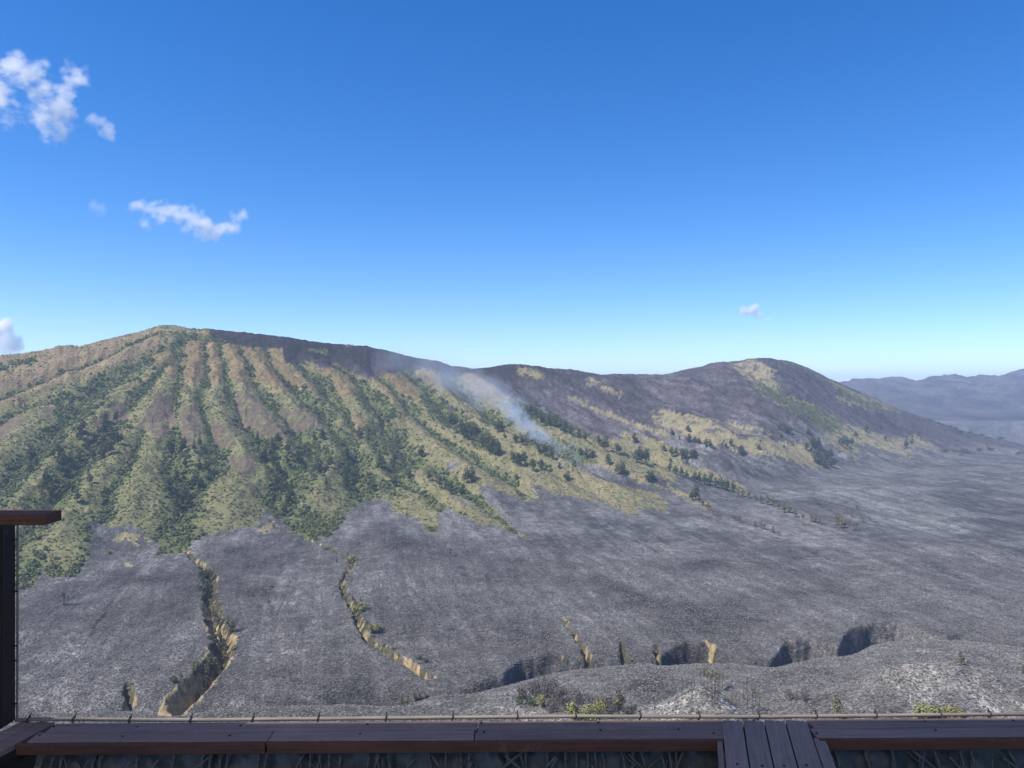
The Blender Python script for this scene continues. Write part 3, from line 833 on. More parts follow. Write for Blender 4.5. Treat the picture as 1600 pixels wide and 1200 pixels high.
for (x, y, h) in [(925, 340, 40), (950, 350, 42), (975, 375, 46), (1000, 365, 40), (1020, 380, 44), (1045, 400, 45), (1080, 415, 46), (1105, 420, 48), (1130, 435, 44), (1155, 445, 48), (1180, 455, 40), (1210, 470, 36), (965, 410, 36), (1240, 480, 30)]:
    u, v = Z2([(x, y)])[0]
    far_tree("tree", "round%d" % random.randrange(3), u, v, h * .35 * 1.1, *L_C, wscale=random.uniform(.9, 1.15))
L_D0 = ("dark tree in the loose clump between the grassy spurs and the rill's tree line", "tree", "clump above the rill")
L_D1 = ("dark tree in the dense clump beside the tiny smoke puff below the peak", "tree", "clump by the smoke puff")
L_D2 = ("small dark tree on the yellow patch bordering the charred shoulder", "tree", "trees on the patch by the shoulder")
L_D3 = ("small dark tree dotting the long yellow grass slope below the peak", "tree", "trees on the yellow grass slope")
for (x, y, h) in [(98, 385, 30), (30, 400, 26), (60, 420, 18), (105, 430, 36), (130, 435, 30), (150, 440, 28), (180, 455, 40), (200, 460, 40), (290, 448, 32), (270, 458, 24), (335, 490, 44), (345, 485, 36), (415, 465, 24), (440, 398, 22), (478, 420, 18), (510, 375, 30), (530, 385, 34), (550, 395, 34), (515, 410, 20),
                  (425, 430, 12), (530, 460, 18), (545, 440, 12), (640, 400, 36), (630, 465, 34), (655, 450, 46), (680, 455, 46), (695, 470, 24), (650, 475, 24), (790, 450, 44), (810, 450, 40), (830, 445, 34), (848, 410, 28), (895, 385, 30), (980, 425, 22), (1075, 455, 34), (1100, 445, 30), (1130, 400, 22), (775, 485, 20), (940, 385, 16), (960, 370, 18), (1010, 360, 14),
                  (670, 520, 60), (690, 530, 56), (720, 520, 50), (740, 545, 46), (705, 545, 40), (735, 505, 40), (25, 495, 40), (45, 490, 34), (75, 505, 46), (90, 505, 46), (120, 505, 40), (130, 495, 36), (97, 530, 24), (22, 520, 20)]:
    u, v = Z3([(x, y)])[0]
    L_D = (L_D0 if x < 140 and y > 480 else L_D1 if 650 < x < 745 and y > 500 else L_D2 if x > 770 else L_D3)
    far_tree("tree", "round%d" % random.randrange(3), u, v, h * .35 * 1.0, *L_D, wscale=random.uniform(.9, 1.3))
L_E0 = ("green tree in the line along the shallow rill leaving the grassy spurs", "tree", "green rill trees")
L_E1 = ("half-scorched olive tree in the line along the rill across the burnt plain", "tree", "scorched rill trees")
L_E2 = ("tree in the broken second row below the rill line on the burnt plain", "tree", "second row on the burnt plain")
L_E3 = ("singed tree in the loose cluster past the end of the rill line", "tree", "cluster past the rill")
for (x, y, h, g) in [(20, 560, 36, 0), (45, 575, 36, 0), (70, 582, 38, 0), (95, 590, 30, 0), (130, 605, 40, 0), (150, 612, 44, 0), (175, 620, 46, 0), (200, 625, 50, 0), (225, 635, 44, 0), (250, 640, 48, 0), (275, 650, 50, 0), (300, 655, 46, 0), (325, 670, 36, 1), (345, 675, 34, 1), (370, 682, 34, 1), (400, 690, 26, 1), (425, 705, 36, 1), (455, 712, 40, 1), (480, 718, 42, 1), (505, 730, 36, 1), (530, 745, 44, 1), (550, 748, 40, 1),
                     (580, 765, 32, 1), (610, 775, 28, 1), (650, 785, 36, 1), (670, 790, 40, 1), (690, 797, 34, 2), (135, 690, 62, 0), (150, 700, 30, 0), (120, 690, 40, 0), (165, 715, 28, 3), (190, 735, 34, 3), (215, 755, 30, 2), (235, 762, 28, 2), (310, 782, 24, 2), (330, 790, 28, 2), (400, 810, 26, 1), (425, 815, 30, 1), (440, 820, 26, 2), (480, 835, 26, 1), (505, 850, 22, 2),
                     (770, 800, 44, 1), (785, 815, 46, 1), (800, 812, 36, 1), (820, 800, 30, 2), (850, 828, 38, 2), (880, 790, 30, 2), (855, 735, 22, 2), (760, 785, 30, 1), (830, 765, 20, 2), (870, 770, 20, 2)]:
    u, v = Z3([(x, y)])[0]
    L_E = L_E3 if x > 740 else L_E2 if (x < 520 and y > 675 + (x - 120) * .1 and (x < 260 or y > 775)) else L_E0 if g == 0 else L_E1
    key = ("darkslim", "slim", "singed", "slim")[g] + str(random.randrange(3))
    far_tree("tree", key, u, v, h * .35 * 1.15, *L_E, wscale=random.uniform(1.3, 1.8))
L_F = ("burnt-out dark shrub on the charred shoulder beneath the far crater wall", "shrub", "shrubs on the charred shoulder")
for (x, y) in [(1180, 330), (1215, 345), (1235, 350), (1265, 362), (1290, 372), (1320, 385), (1355, 390), (1385, 398), (1405, 400), (1440, 410), (1490, 415), (1500, 412), (1330, 470), (1320, 485), (1350, 480), (1250, 470), (1570, 480), (1590, 478), (1400, 465), (1450, 462)]:
    u, v = Z3([(x, y + 6)])[0]
    far_tree("shrub", "darkbush%d" % random.randrange(3), u, v, random.uniform(4, 7), *L_F, wscale=1.2)

# --- big trees of the left-hand ravines that can be told apart
L_GS = ["tall dark tree in the ravine above the handrail", "tall dark tree in the short ravine beneath the outermost brown spur", "tall dark tree in the ravine that feeds the wide tan gully",
        "tall dark tree in the ravine that feeds the narrow crooked gully", "tall dark tree in the broad wood beside the long grassy spurs"]
pts = []
r_ = random.Random(4)
for ri, poly in enumerate(([(40, 720), (110, 700), (150, 740), (120, 800), (60, 780)], [(110, 680), (180, 650), (190, 700), (150, 730)], [(250, 700), (330, 690), (330, 760), (300, 810), (255, 780)], [(400, 690), (470, 690), (480, 740), (450, 810), (420, 760)], [(480, 690), (560, 670), (640, 690), (640, 760), (560, 780), (490, 760)])):
    xs = [q[0] for q in poly]; ys = [q[1] for q in poly]
    c_ = 0
    while c_ < 17:
        u, v = r_.uniform(min(xs), max(xs)), r_.uniform(min(ys), max(ys))
        if inside(poly, np.array([u]), np.array([v]))[0] and all((u - a_) ** 2 + (v - b_) ** 2 > 70 for a_, b_, _ in pts):
            pts.append((u, v, ri)); c_ += 1
for u, v, ri in sorted(pts, key=lambda q: q[1]):
    far_tree("tree", ("round%d" if r_.random() < .6 else "darkslim%d") % r_.randrange(3), u, v, r_.uniform(15, 23), L_GS[ri], "tree", "trees of ravine " + "ABCDE"[ri], wscale=r_.uniform(.9, 1.2))

# --- trees inside the yellow gully on the left
L_HS = {"slim": ("spindly olive tree growing in the wide tan gully", "tree", "olive gully trees"), "darkslim": ("slim dark green tree growing in the wide tan gully", "tree", "dark gully trees"),
        "singed": ("grey scorched tree standing in the wide tan gully", "tree", "scorched gully trees"), "darkbush": ("low dark bush rooted in the wide tan gully", "bush", "gully bushes")}
for (x, y, h, k) in [(480, 250, 60, 'darkbush'), (500, 270, 70, 'darkslim'), (520, 250, 60, 'slim'), (470, 300, 60, 'darkslim'), (490, 370, 90, 'darkslim'), (480, 340, 60, 'darkbush'), (510, 390, 60, 'slim'), (470, 470, 60, 'slim'), (490, 480, 50, 'singed'),
                     (530, 490, 60, 'slim'), (545, 530, 80, 'slim'), (570, 570, 90, 'singed'), (560, 550, 80, 'slim'), (625, 560, 80, 'slim'), (650, 600, 90, 'slim'), (660, 580, 80, 'singed'), (640, 610, 90, 'slim'), (580, 690, 90, 'darkslim'), (600, 730, 110, 'slim'), (605, 790, 110, 'slim'),
                     (500, 870, 110, 'slim'), (520, 870, 120, 'darkslim'), (545, 880, 140, 'slim'), (500, 800, 70, 'slim'), (430, 850, 80, 'slim'), (410, 840, 70, 'slim'), (330, 890, 60, 'slim'), (300, 900, 50, 'darkbush'), (575, 640, 60, 'darkslim'), (520, 640, 40, 'darkbush')]:
    plant("tree", k + str(random.randrange(3)), 200 + x / 4, 840 + y / 4, h / 4 * 1.0, *L_HS[k], wscale=random.uniform(.95, 1.3))
L_I = ("small olive shrub clinging to the narrow crooked gully", "shrub", "shrubs of the crooked gully")
for (x, y, h, k) in [(600, 720, 50, 'slim'), (620, 760, 60, 'slim'), (640, 800, 60, 'bush'), (660, 770, 50, 'bush'), (690, 890, 60, 'slim'), (715, 900, 60, 'slim'), (745, 910, 70, 'bush'), (700, 880, 40, 'slim'), (600, 480, 40, 'bush'), (620, 460, 40, 'bush'), (505, 480, 50, 'slim'), (560, 700, 30, 'bush'), (440, 395, 24, 'bush'), (480, 410, 24, 'bush'),
                     (655, 720, 36, 'slim'), (1015, 1080, 40, 'greybush'), (1060, 1100, 40, 'greybush')]:
    plant("shrub", k + str(random.randrange(3)), 400 + x / 4, 760 + y / 4, h / 4, *L_I, wscale=random.uniform(.8, 1.2))

# --- near slope, just beyond the deck
plant("bush", "bush0", 908, 1124, 34, "large rounded yellow-green bush at the foot of the grey hill", "bush", None, 0.95)
plant("bush", "bush1", 935, 1120, 30, "leafy green bush joined to the large yellow-green bush", "bush", None, 0.7)
plant("bush", "darkbush0", 822, 1102, 22, "low dark green bush beside the white ash strip", "bush", None, 1.0)
plant("bush", "bush2", 850, 1104, 26, "grey-green bush between the dark bush and the yellow-green bush", "bush", None, 0.6)
L_J = ("scorched leafless grey bush among the green bushes near the pale mound", "bush", "scorched bushes near the mound")
for (u, v, h, w) in [(812, 1092, 24, .9), (830, 1082, 26, .9), (856, 1088, 30, .9), (880, 1096, 28, .8), (902, 1098, 26, .8), (925, 1104, 24, .8), (948, 1112, 34, .7), (972, 1110, 30, .6), (862, 1112, 22, .9), (838, 1088, 20, .8), (868, 1100, 26, .7), (884, 1108, 24, .6), (955, 1122, 28, .7), (978, 1120, 22, .5), (990, 1116, 22, .4)]:
    plant("bush", "greybush%d" % random.randrange(3), u, v, h, *L_J, wscale=w)
plant("tree", "slim0", 967, 1120, 46, "slim olive-leaved tree beside the pale mound", "tree", None, 1.0)
plant("tree", "slim1", 1308, 1122, 40, "slim pale-leaved tree alone on the grey flat by the brown bush", "tree", None, 1.15)
plant("bush", "greybush0", 1238, 1094, 18, "dry brown bush on the grey flat, taller half of a pair", "bush", None, .8)
plant("bush", "greybush1", 1258, 1095, 15, "dry brown bush on the grey flat, shorter half of a pair", "bush", None, .8)
plant("bush", "bush1", 1446, 1122, 28, "wide yellow-green bush on the speckled dome", "bush", None, 1.45)
plant("bush", "bush2", 1490, 1122, 22, "lower yellow-green bush with a scorched side on the speckled dome", "bush", None, 1.2)
plant("bush", "greybush2", 1500, 1120, 18, "small scorched bush behind the lower yellow-green bush", "bush", None, .6)
plant("tree", "slim2", 1502, 1038, 22, "lone small tree with tan leaves on the dark slope behind the dome", "tree", None, 1.3)
plant("tree", "slim0", 1599, 1052, 14, "pale little tree at the edge of the burnt flat", "tree", None, 1.5)
plant("tree", "singed0", 100, 946, 28, "scorched lone tree on the ash field below the left mountain", "tree", None, 1.2)
plant("tree", "singed1", 704, 868, 14, "tiny scorched tree on the open ash field", "tree", None, 1.4)
L_K = ("charred bare tree trunk standing on the pale ash mound", "dead tree", "charred trunks on the mound")
for (u, v, h, k) in [(1050, 1078, 26, 'snag'), (1066, 1086, 30, 'snagtop'), (1085, 1074, 26, 'snag'), (1100, 1076, 34, 'snagtop'), (1105, 1080, 36, 'snagtop'), (1112, 1092, 46, 'snagtop'), (1118, 1084, 38, 'snagtop'), (1124, 1082, 36, 'snagtop'), (1121, 1095, 40, 'snag'), (1117, 1100, 40, 'snag'), (1095, 1070, 24, 'snag'), (1129, 1078, 30, 'snagtop'),
                     (1142, 1120, 40, 'snagtop'), (1161, 1100, 34, 'snag'), (1168, 1108, 38, 'snag'), (1176, 1112, 44, 'snagtop'), (1187, 1116, 40, 'snag'), (1150, 1098, 24, 'snag'), (1022, 1085, 24, 'snag'), (1035, 1082, 24, 'snag'), (1180, 1098, 30, 'snag')]:
    plant("dead_tree", k + str(random.randrange(3)), u, v, h, *L_K, wscale=1.2)
L_L = ("pale thin tree on the shaded canyon side behind the grey hill", "tree", "pale trees by the canyon")
for (u, v, h) in [(627, 1104, 18), (636, 1102, 16), (648, 1096, 18), (655, 1094, 14), (664, 1090, 12), (842, 1062, 12), (850, 1062, 10), (1304, 1122, 18)][:7]:
    plant("tree", "slim%d" % random.randrange(3), u, v, h, *L_L, wscale=1.2)

# ------------------------------------------------------------------ uncountable growth: thickets, scrub, burnt tussocks (scattered instances)
HID = bpy.data.collections.new("scatter_sources")      # not linked into the scene: only the scatters use it
def source(name, V, Q, mat):
    m_ = np_mesh(name, V, Q)
    m_.materials.append(mat)
    o = bpy.data.objects.new(name, m_)
    HID.objects.link(o)
    return o
SRC_T = [source("thicket_plant_%d" % k, *leaf_cloud(70, [(0, 0, .42, .42, .42, .40), (.22, .1, .3, .3, .3, .3), (-.2, .12, .36, .28, .3, .34), (0, -.2, .62, .26, .26, .26)], 0.17, 200 + k, .5), M_FOREST) for k in range(3)]
SRC_S = [source("scrub_plant_%d" % k, *leaf_cloud(34, [(0, 0, .25, .55, .55, .32), (.3, .1, .3, .35, .3, .3)], 0.20, 220 + k, .5), M_LIGHT) for k in range(3)]

SRC_M = [source("bushland_plant_%d" % k, *leaf_cloud(60, [(0, 0, .42, .42, .42, .40), (.22, .1, .3, .3, .3, .3), (-.2, .12, .36, .28, .3, .34)], 0.17, 260 + k, .5), M_MID) for k in range(3)]

def burnt_tuft(seed):
    r = np.random.default_rng(seed)
    V, Q = [], []
    for k in range(9):
        an = r.uniform(0, 6.28); ln = r.uniform(.5, 1.0); w = r.uniform(.10, .2)
        d = np.array([math.cos(an), math.sin(an), 0]); s_ = np.array([-d[1], d[0], 0]) * w
        b0 = d * .1; b1 = d * .35 * ln + np.array([0, 0, .55 * ln]); b2 = d * .75 * ln + np.array([0, 0, .35 * ln])
        o = len(V)
        V += [b0 - s_, b0 + s_, b1 + s_, b1 - s_, b2 + s_ * .3, b2 - s_ * .3]
        Q += [(o, o + 1, o + 2, o + 3), (o + 3, o + 2, o + 4, o + 5)]
    return np.array(V), Q
M_TUFT = leaf_mat("burnt_tussock", (0.030, 0.030, 0.030), (0.29, 0.28, 0.27), 0.8, 0.95)
SRC_B = [source("burnt_tuft_%d" % k, *burnt_tuft(240 + k), M_TUFT) for k in range(3)]

def scatter(name, pts, size, sources, label, cat):
    m_ = bpy.data.meshes.new(name)
    m_.vertices.add(len(pts))
    m_.vertices.foreach_set("co", np.asarray(pts, np.float32).ravel())
    for nm, ty, arr in (("plant_size", 'FLOAT', size), ("plant_turn", 'FLOAT', rng.uniform(0, 6.28, len(pts))), ("plant_kind", 'INT', rng.integers(0, len(sources), len(pts)))):
        at_ = m_.attributes.new(nm, ty, 'POINT')
        at_.data.foreach_set("value", np.asarray(arr, np.float32 if ty == 'FLOAT' else np.int32))
    o = link(name, m_)
    tag(o, label, cat, None, "stuff")
    ng = bpy.data.node_groups.new(name, 'GeometryNodeTree')
    ng.interface.new_socket("Geometry", in_out='INPUT', socket_type='NodeSocketGeometry')
    ng.interface.new_socket("Geometry", in_out='OUTPUT', socket_type='NodeSocketGeometry')
    N = ng.nodes.new
    gi, go = N("NodeGroupInput"), N("NodeGroupOutput")
    jn = N("GeometryNodeGeometryToInstance")
    for s_ in reversed(sources):
        oi = N("GeometryNodeObjectInfo"); oi.inputs['Object'].default_value = s_
        ng.links.new(oi.outputs['Geometry'], jn.inputs[0])
    ip = N("GeometryNodeInstanceOnPoints")
    ip.inputs['Pick Instance'].default_value = True
    def attr(nm, ty):
        a_ = N("GeometryNodeInputNamedAttribute"); a_.data_type = ty; a_.inputs[0].default_value = nm
        return a_.outputs[0]
    cx = N("ShaderNodeCombineXYZ"); ng.links.new(attr("plant_turn", 'FLOAT'), cx.inputs[2])
    ng.links.new(gi.outputs[0], ip.inputs['Points'])
    ng.links.new(jn.outputs[0], ip.inputs['Instance'])
    ng.links.new(attr("plant_kind", 'INT'), ip.inputs['Instance Index'])
    ng.links.new(cx.outputs[0], ip.inputs['Rotation'])
    ng.links.new(attr("plant_size", 'FLOAT'), ip.inputs['Scale'])
    ng.links.new(ip.outputs[0], go.inputs[0])
    md = o.modifiers.new("scatter", 'NODES'); md.node_group = ng
    return o

def sample(n, d0, d1, u0=-200, u1=1750):
    d = np.sqrt(rng.uniform(d0 ** 2, d1 ** 2, n)); u = rng.uniform(u0, u1, n)
    return (u - U0) / F * d, d

x, y = sample(260000, 430, 1800)
fm = lookup(forest.astype(float), x, y) > .5
keep = fm & (rng.random(len(x)) < np.where(y > 1250, .5, .8))
x, y = x[keep], y[keep]
big = 0.5 + 0.8 * np.clip(0.5 + fbm(x, y, 30, 3, 130), 0, 1)
sz = rng.uniform(2.2, 5.0, len(x)) * big
mid = fbm(x, y, 22, 3, 133) + 0.35 * rng.normal(size=len(x)) > 0.02
pts3 = np.stack([x, y, height(x, y) - .3], -1)
scatter("thicket", pts3[~mid], sz[~mid], SRC_T, "dark green thickets filling the ravines of the mountain", "thicket")
scatter("bushland", pts3[mid], sz[mid] * .85, SRC_M, "mid-green bushes spreading over the lower slopes of the mountain", "bushes")
print("thicket", len(x))
x, y = sample(360000, 330, 1750)
gm_ = lookup(((gv & ~brown) | gg).astype(float), x, y) > .5
dens = lookup(np.where(yellow, .05, np.where(tan, .28, 0.75)), x, y) * np.clip(0.75 + 1.1 * fbm(x, y, 25, 3, 131), 0.1, 1) * np.where(U0 + F * x / y > 640, .45, 1)
keep = gm_ & (rng.random(len(x)) < dens)
x, y = x[keep], y[keep]
scatter("scrub", np.stack([x, y, height(x, y) - .1], -1), rng.uniform(.9, 2.4, len(x)), SRC_S, "low yellow-green scrub and tall grass on the spurs", "scrub")
print("scrub", len(x))
x, y = sample(420000, 235, 640, -60, 1660)
bm_ = (lookup(BURN, x, y) > .5)
keep = bm_ & (rng.random(len(x)) < np.clip(1.15 - (y - 235) / 480, .15, 1) * np.clip(.7 + .9 * fbm(x, y, 12, 3, 132), .1, 1))
x, y = x[keep], y[keep]
scatter("burnt_tussocks", np.stack([x, y, height(x, y) - .05], -1), rng.uniform(.35, .85, len(x)), SRC_B, "charred and ash-white grass tussocks covering the burnt ground", "burnt grass")
print("tussocks", len(x))

# ------------------------------------------------------------------ air: haze, smoke, clouds
def box_mesh(name, x0, x1, y0, y1, z0, z1):
    v = [(x0, y0, z0), (x1, y0, z0), (x1, y1, z0), (x0, y1, z0), (x0, y0, z1), (x1, y0, z1), (x1, y1, z1), (x0, y1, z1)]
    q = [(3, 2, 1, 0), (4, 5, 6, 7), (0, 1, 5, 4), (1, 2, 6, 5), (2, 3, 7, 6), (3, 0, 4, 7)]
    return np_mesh(name, v, q)

def vol_mat(name):
    m = bpy.data.materials.new(name)
    m.use_nodes = True
    nt = m.node_tree
    for n in list(nt.nodes): nt.nodes.remove(n)
    out = nt.nodes.new("ShaderNodeOutputMaterial")
    pv = nt.nodes.new("ShaderNodeVolumePrincipled")
    nt.links.new(pv.outputs[0], out.inputs['Volume'])
    return m, nt, pv
zmin = float(Zg.min())
m_h, nt, pv = vol_mat("haze_air")
pv.inputs['Color'].default_value = (0.58, 0.74, 1.0, 1)
pv.inputs['Density'].default_value = 0.00012
pv.inputs['Anisotropy'].default_value = 0.0
haze = link("haze", box_mesh("haze", -16000, 16000, -200, 12400, zmin - 2, max(150.0, float(Zg.max()) + 40)), None, m_h)
tag(haze, "thin blue smoke haze over the whole valley", "haze", None, "stuff")

def blob_volume(name, blobs, dens, noise_scale, edge, color, label, cat, kind=None, step=1.0, lacun=0.5, aniso=0.0, warp=0.55, grain=(1, 1, 1)):
    """one body of cloud or smoke: soft blobs broken up by noise; blobs are (x,y,z, rx,ry,rz) in metres from the first blob's centre"""
    c0 = Vector(blobs[0][:3])
    m, nt, pv = vol_mat(name + "_vapour")
    pv.inputs['Color'].default_value = (*color, 1)
    pv.inputs['Anisotropy'].default_value = aniso
    tc = nt.nodes.new("ShaderNodeTexCoord"); co = tc.outputs['Object']
    nv = nt.nodes.new("ShaderNodeTexNoise"); nv.inputs['Scale'].default_value = noise_scale * .6; nv.inputs['Detail'].default_value = 2
    nt.links.new(co, nv.inputs['Vector'])
    sub = nt.nodes.new("ShaderNodeVectorMath"); sub.operation = 'SUBTRACT'; nt.links.new(nv.outputs['Color'], sub.inputs[0]); sub.inputs[1].default_value = (.5, .5, .5)
    scv = nt.nodes.new("ShaderNodeVectorMath"); scv.operation = 'SCALE'; nt.links.new(sub.outputs[0], scv.inputs[0]); scv.inputs['Scale'].default_value = warp / noise_scale
    add = nt.nodes.new("ShaderNodeVectorMath"); add.operation = 'ADD'; nt.links.new(co, add.inputs[0]); nt.links.new(scv.outputs[0], add.inputs[1])
    pos = add.outputs[0]
    tot = None
    hull = []
    for bx in blobs:
        c = Vector(bx[:3]) - c0
        s1 = nt.nodes.new("ShaderNodeVectorMath"); s1.operation = 'SUBTRACT'; nt.links.new(pos, s1.inputs[0]); s1.inputs[1].default_value = c
        s2 = nt.nodes.new("ShaderNodeVectorMath"); s2.operation = 'DIVIDE'; nt.links.new(s1.outputs[0], s2.inputs[0]); s2.inputs[1].default_value = bx[3:6]
        ln = nt.nodes.new("ShaderNodeVectorMath"); ln.operation = 'LENGTH'; nt.links.new(s2.outputs[0], ln.inputs[0])
        w = bx[6] if len(bx) > 6 else 1.0
        g = math_node(nt, 'MULTIPLY', math_node(nt, 'SUBTRACT', 1.0, ln.outputs['Value'], True), w)
        tot = g if tot is None else math_node(nt, 'MAXIMUM', tot, g)
        for k in range(26):
            an = 2.39996 * k; zz = 1 - 2 * (k + .5) / 26; rr_ = math.sqrt(1 - zz * zz)
            hull.append(c + Vector((math.cos(an) * rr_ * bx[3], math.sin(an) * rr_ * bx[4], zz * bx[5])) * 1.25)
    nz = nt.nodes.new("ShaderNodeTexNoise"); nz.inputs['Scale'].default_value = noise_scale; nz.inputs['Detail'].default_value = 9; nz.inputs['Roughness'].default_value = 0.66
    mp = nt.nodes.new("ShaderNodeMapping"); mp.inputs['Scale'].default_value = grain
    nt.links.new(co, mp.inputs['Vector']); nt.links.new(mp.outputs[0], nz.inputs['Vector'])
    e = math_node(nt, 'SUBTRACT', tot, math_node(nt, 'MULTIPLY', math_node(nt, 'SUBTRACT', nz.outputs['Fac'], 0.5 - lacun * .5), edge))
    e = math_node(nt, 'MULTIPLY', math_node(nt, 'MAXIMUM', e, 0.0), math_node(nt, 'MULTIPLY', tot, 5.0, True))
    e = math_node(nt, 'MULTIPLY', e, dens)
    nt.links.new(e, pv.inputs['Density'])
    bm = bmesh.new()
    for h_ in hull: bm.verts.new(h_)
    r = bmesh.ops.convex_hull(bm, input=bm.verts)
    bmesh.ops.delete(bm, geom=[v for v in bm.verts if not v.link_faces], context='VERTS')
    bmesh.ops.recalc_face_normals(bm, faces=bm.faces)
    me_ = bpy.data.meshes.new(name); bm.to_mesh(me_); bm.free()
    o = link(name, me_, None, m)
    o.location = c0
    m.cycles.volume_step_rate = step
    tag(o, label, cat, None, kind)
    return o

def px(u, v, d): return ((u - U0) / F * d, d, (VH - v) / F * d)
def blobs_px(d, items):
    """(u, v, ru, rv[, weight]) in photo pixels at distance d"""
    return [(*px(u, v, d), ru / F * d, 0.6 * (ru + rv) / 2 / F * d, rv / F * d) + ((w[0],) if w else ()) for u, v, ru, rv, *w in items]
WHITE = (1.0, 1.0, 1.0)
blob_volume("cloud", blobs_px(3000, [(35, 112, 60, 34), (5, 150, 30, 50), (85, 175, 48, 50), (120, 120, 22, 36), (60, 140, 30, 24), (75, 205, 26, 24, .8), (15, 185, 40, 22, .6), (100, 150, 40, 30, .8)]),
            0.030, 0.015, 3.9, WHITE, "largest torn white cloud high above the left mountain", "cloud", lacun=.13, aniso=.15, warp=1.3, grain=(1, 1, 1.25))
blob_volume("cloud", blobs_px(3000, [(150, 190, 20, 14), (168, 202, 20, 16, .9), (178, 215, 8, 8, .7)]), 0.035, 0.020, 2.6, WHITE, "small white cloud wisp beside the largest torn cloud", "cloud", lacun=.10, aniso=.05, warp=1.2)
blob_volume("cloud", blobs_px(3300, [(225, 326, 34, 13), (258, 330, 36, 22), (285, 333, 34, 20), (225, 348, 14, 18, .8), (312, 352, 38, 26), (345, 358, 40, 20), (374, 338, 24, 18), (240, 318, 30, 10, .8)]),
            0.030, 0.018, 3.7, WHITE, "long ragged white cloud over the left mountain's summit", "cloud", lacun=.10, aniso=.05, warp=1.2)
blob_volume("cloud", blobs_px(3300, [(150, 325, 16, 14, .8), (158, 332, 10, 8, .7)]), 0.022, 0.018, 2.0, WHITE, "faint cloud puff left of the long ragged cloud", "cloud", lacun=.10, aniso=.05, warp=1.2)
blob_volume("cloud", blobs_px(4200, [(1165, 488, 14, 10), (1178, 482, 13, 13), (1185, 492, 14, 7, .8), (1200, 500, 12, 4, .6)]), 0.11, 0.014, 2.0, WHITE, "tiny white cloud alone above the right-hand peak", "cloud", lacun=.10, aniso=.05, warp=1.2)
blob_volume("cloud", blobs_px(4500, [(14, 540, 22, 26), (6, 512, 26, 16), (20, 528, 12, 20), (-20, 520, 30, 26)]), 0.07, 0.011, 2.2, WHITE, "white cloud scrap low behind the left mountain's shoulder", "cloud", lacun=.10, aniso=.05, warp=1.2)

def smoke_line(items):
    out = []
    for u, v, r, lift, w in items:
        g = ground_at(u, v + lift * F / 1000)
        d = g.y - 12 - r * .6
        c = px(u, v, d)
        out.append((*c, r * 1.25, r, r * .85, w))
    return out
GREY = (0.80, 0.86, 0.95)
blob_volume("smoke", smoke_line([(862, 692, 14, 0, .9), (850, 686, 17, 2, 1.0), (838, 678, 19, 4, 1.0), (826, 668, 20, 6, 1.0), (815, 658, 20, 6, 1.0), (804, 647, 21, 6, .9), (795, 635, 22, 6, .75), (876, 702, 16, 0, .5), (895, 716, 18, 0, .35)]),
            0.075, 0.085, 2.3, (0.70, 0.82, 1.0), "dense white smoke drifting off the smouldering grass edge", "smoke", None, .5, lacun=.26)
blob_volume("smoke", smoke_line([(795, 632, 30, 6, .8), (770, 612, 40, 8, .75), (735, 600, 48, 8, .7), (700, 588, 52, 10, .62), (662, 572, 48, 10, .5), (750, 632, 34, 4, .5), (880, 700, 26, 2, .4), (625, 562, 70, 10, .30)]),
            0.024, 0.022, 0.85, (0.72, 0.83, 1.0), "thin blue smoke veil spreading up the slope towards the dark crest", "smoke", None, .5, lacun=.30)
blob_volume("smoke", smoke_line([(851, 645, 6, 0, 1.0), (848, 638, 6, 2, .9), (845, 630, 6, 2, .6)]), 0.10, 0.12, 0.7, GREY, "small separate smoke wisp among the upper ravine trees", "smoke", None, .6, lacun=.35)
blob_volume("smoke", smoke_line([(1314, 711, 7, 0, 1.0), (1320, 713, 7, 0, .8)]), 0.08, 0.10, 0.7, GREY, "tiny smoke puff at the foot of the right-hand peak", "smoke", None, .6, lacun=.35)

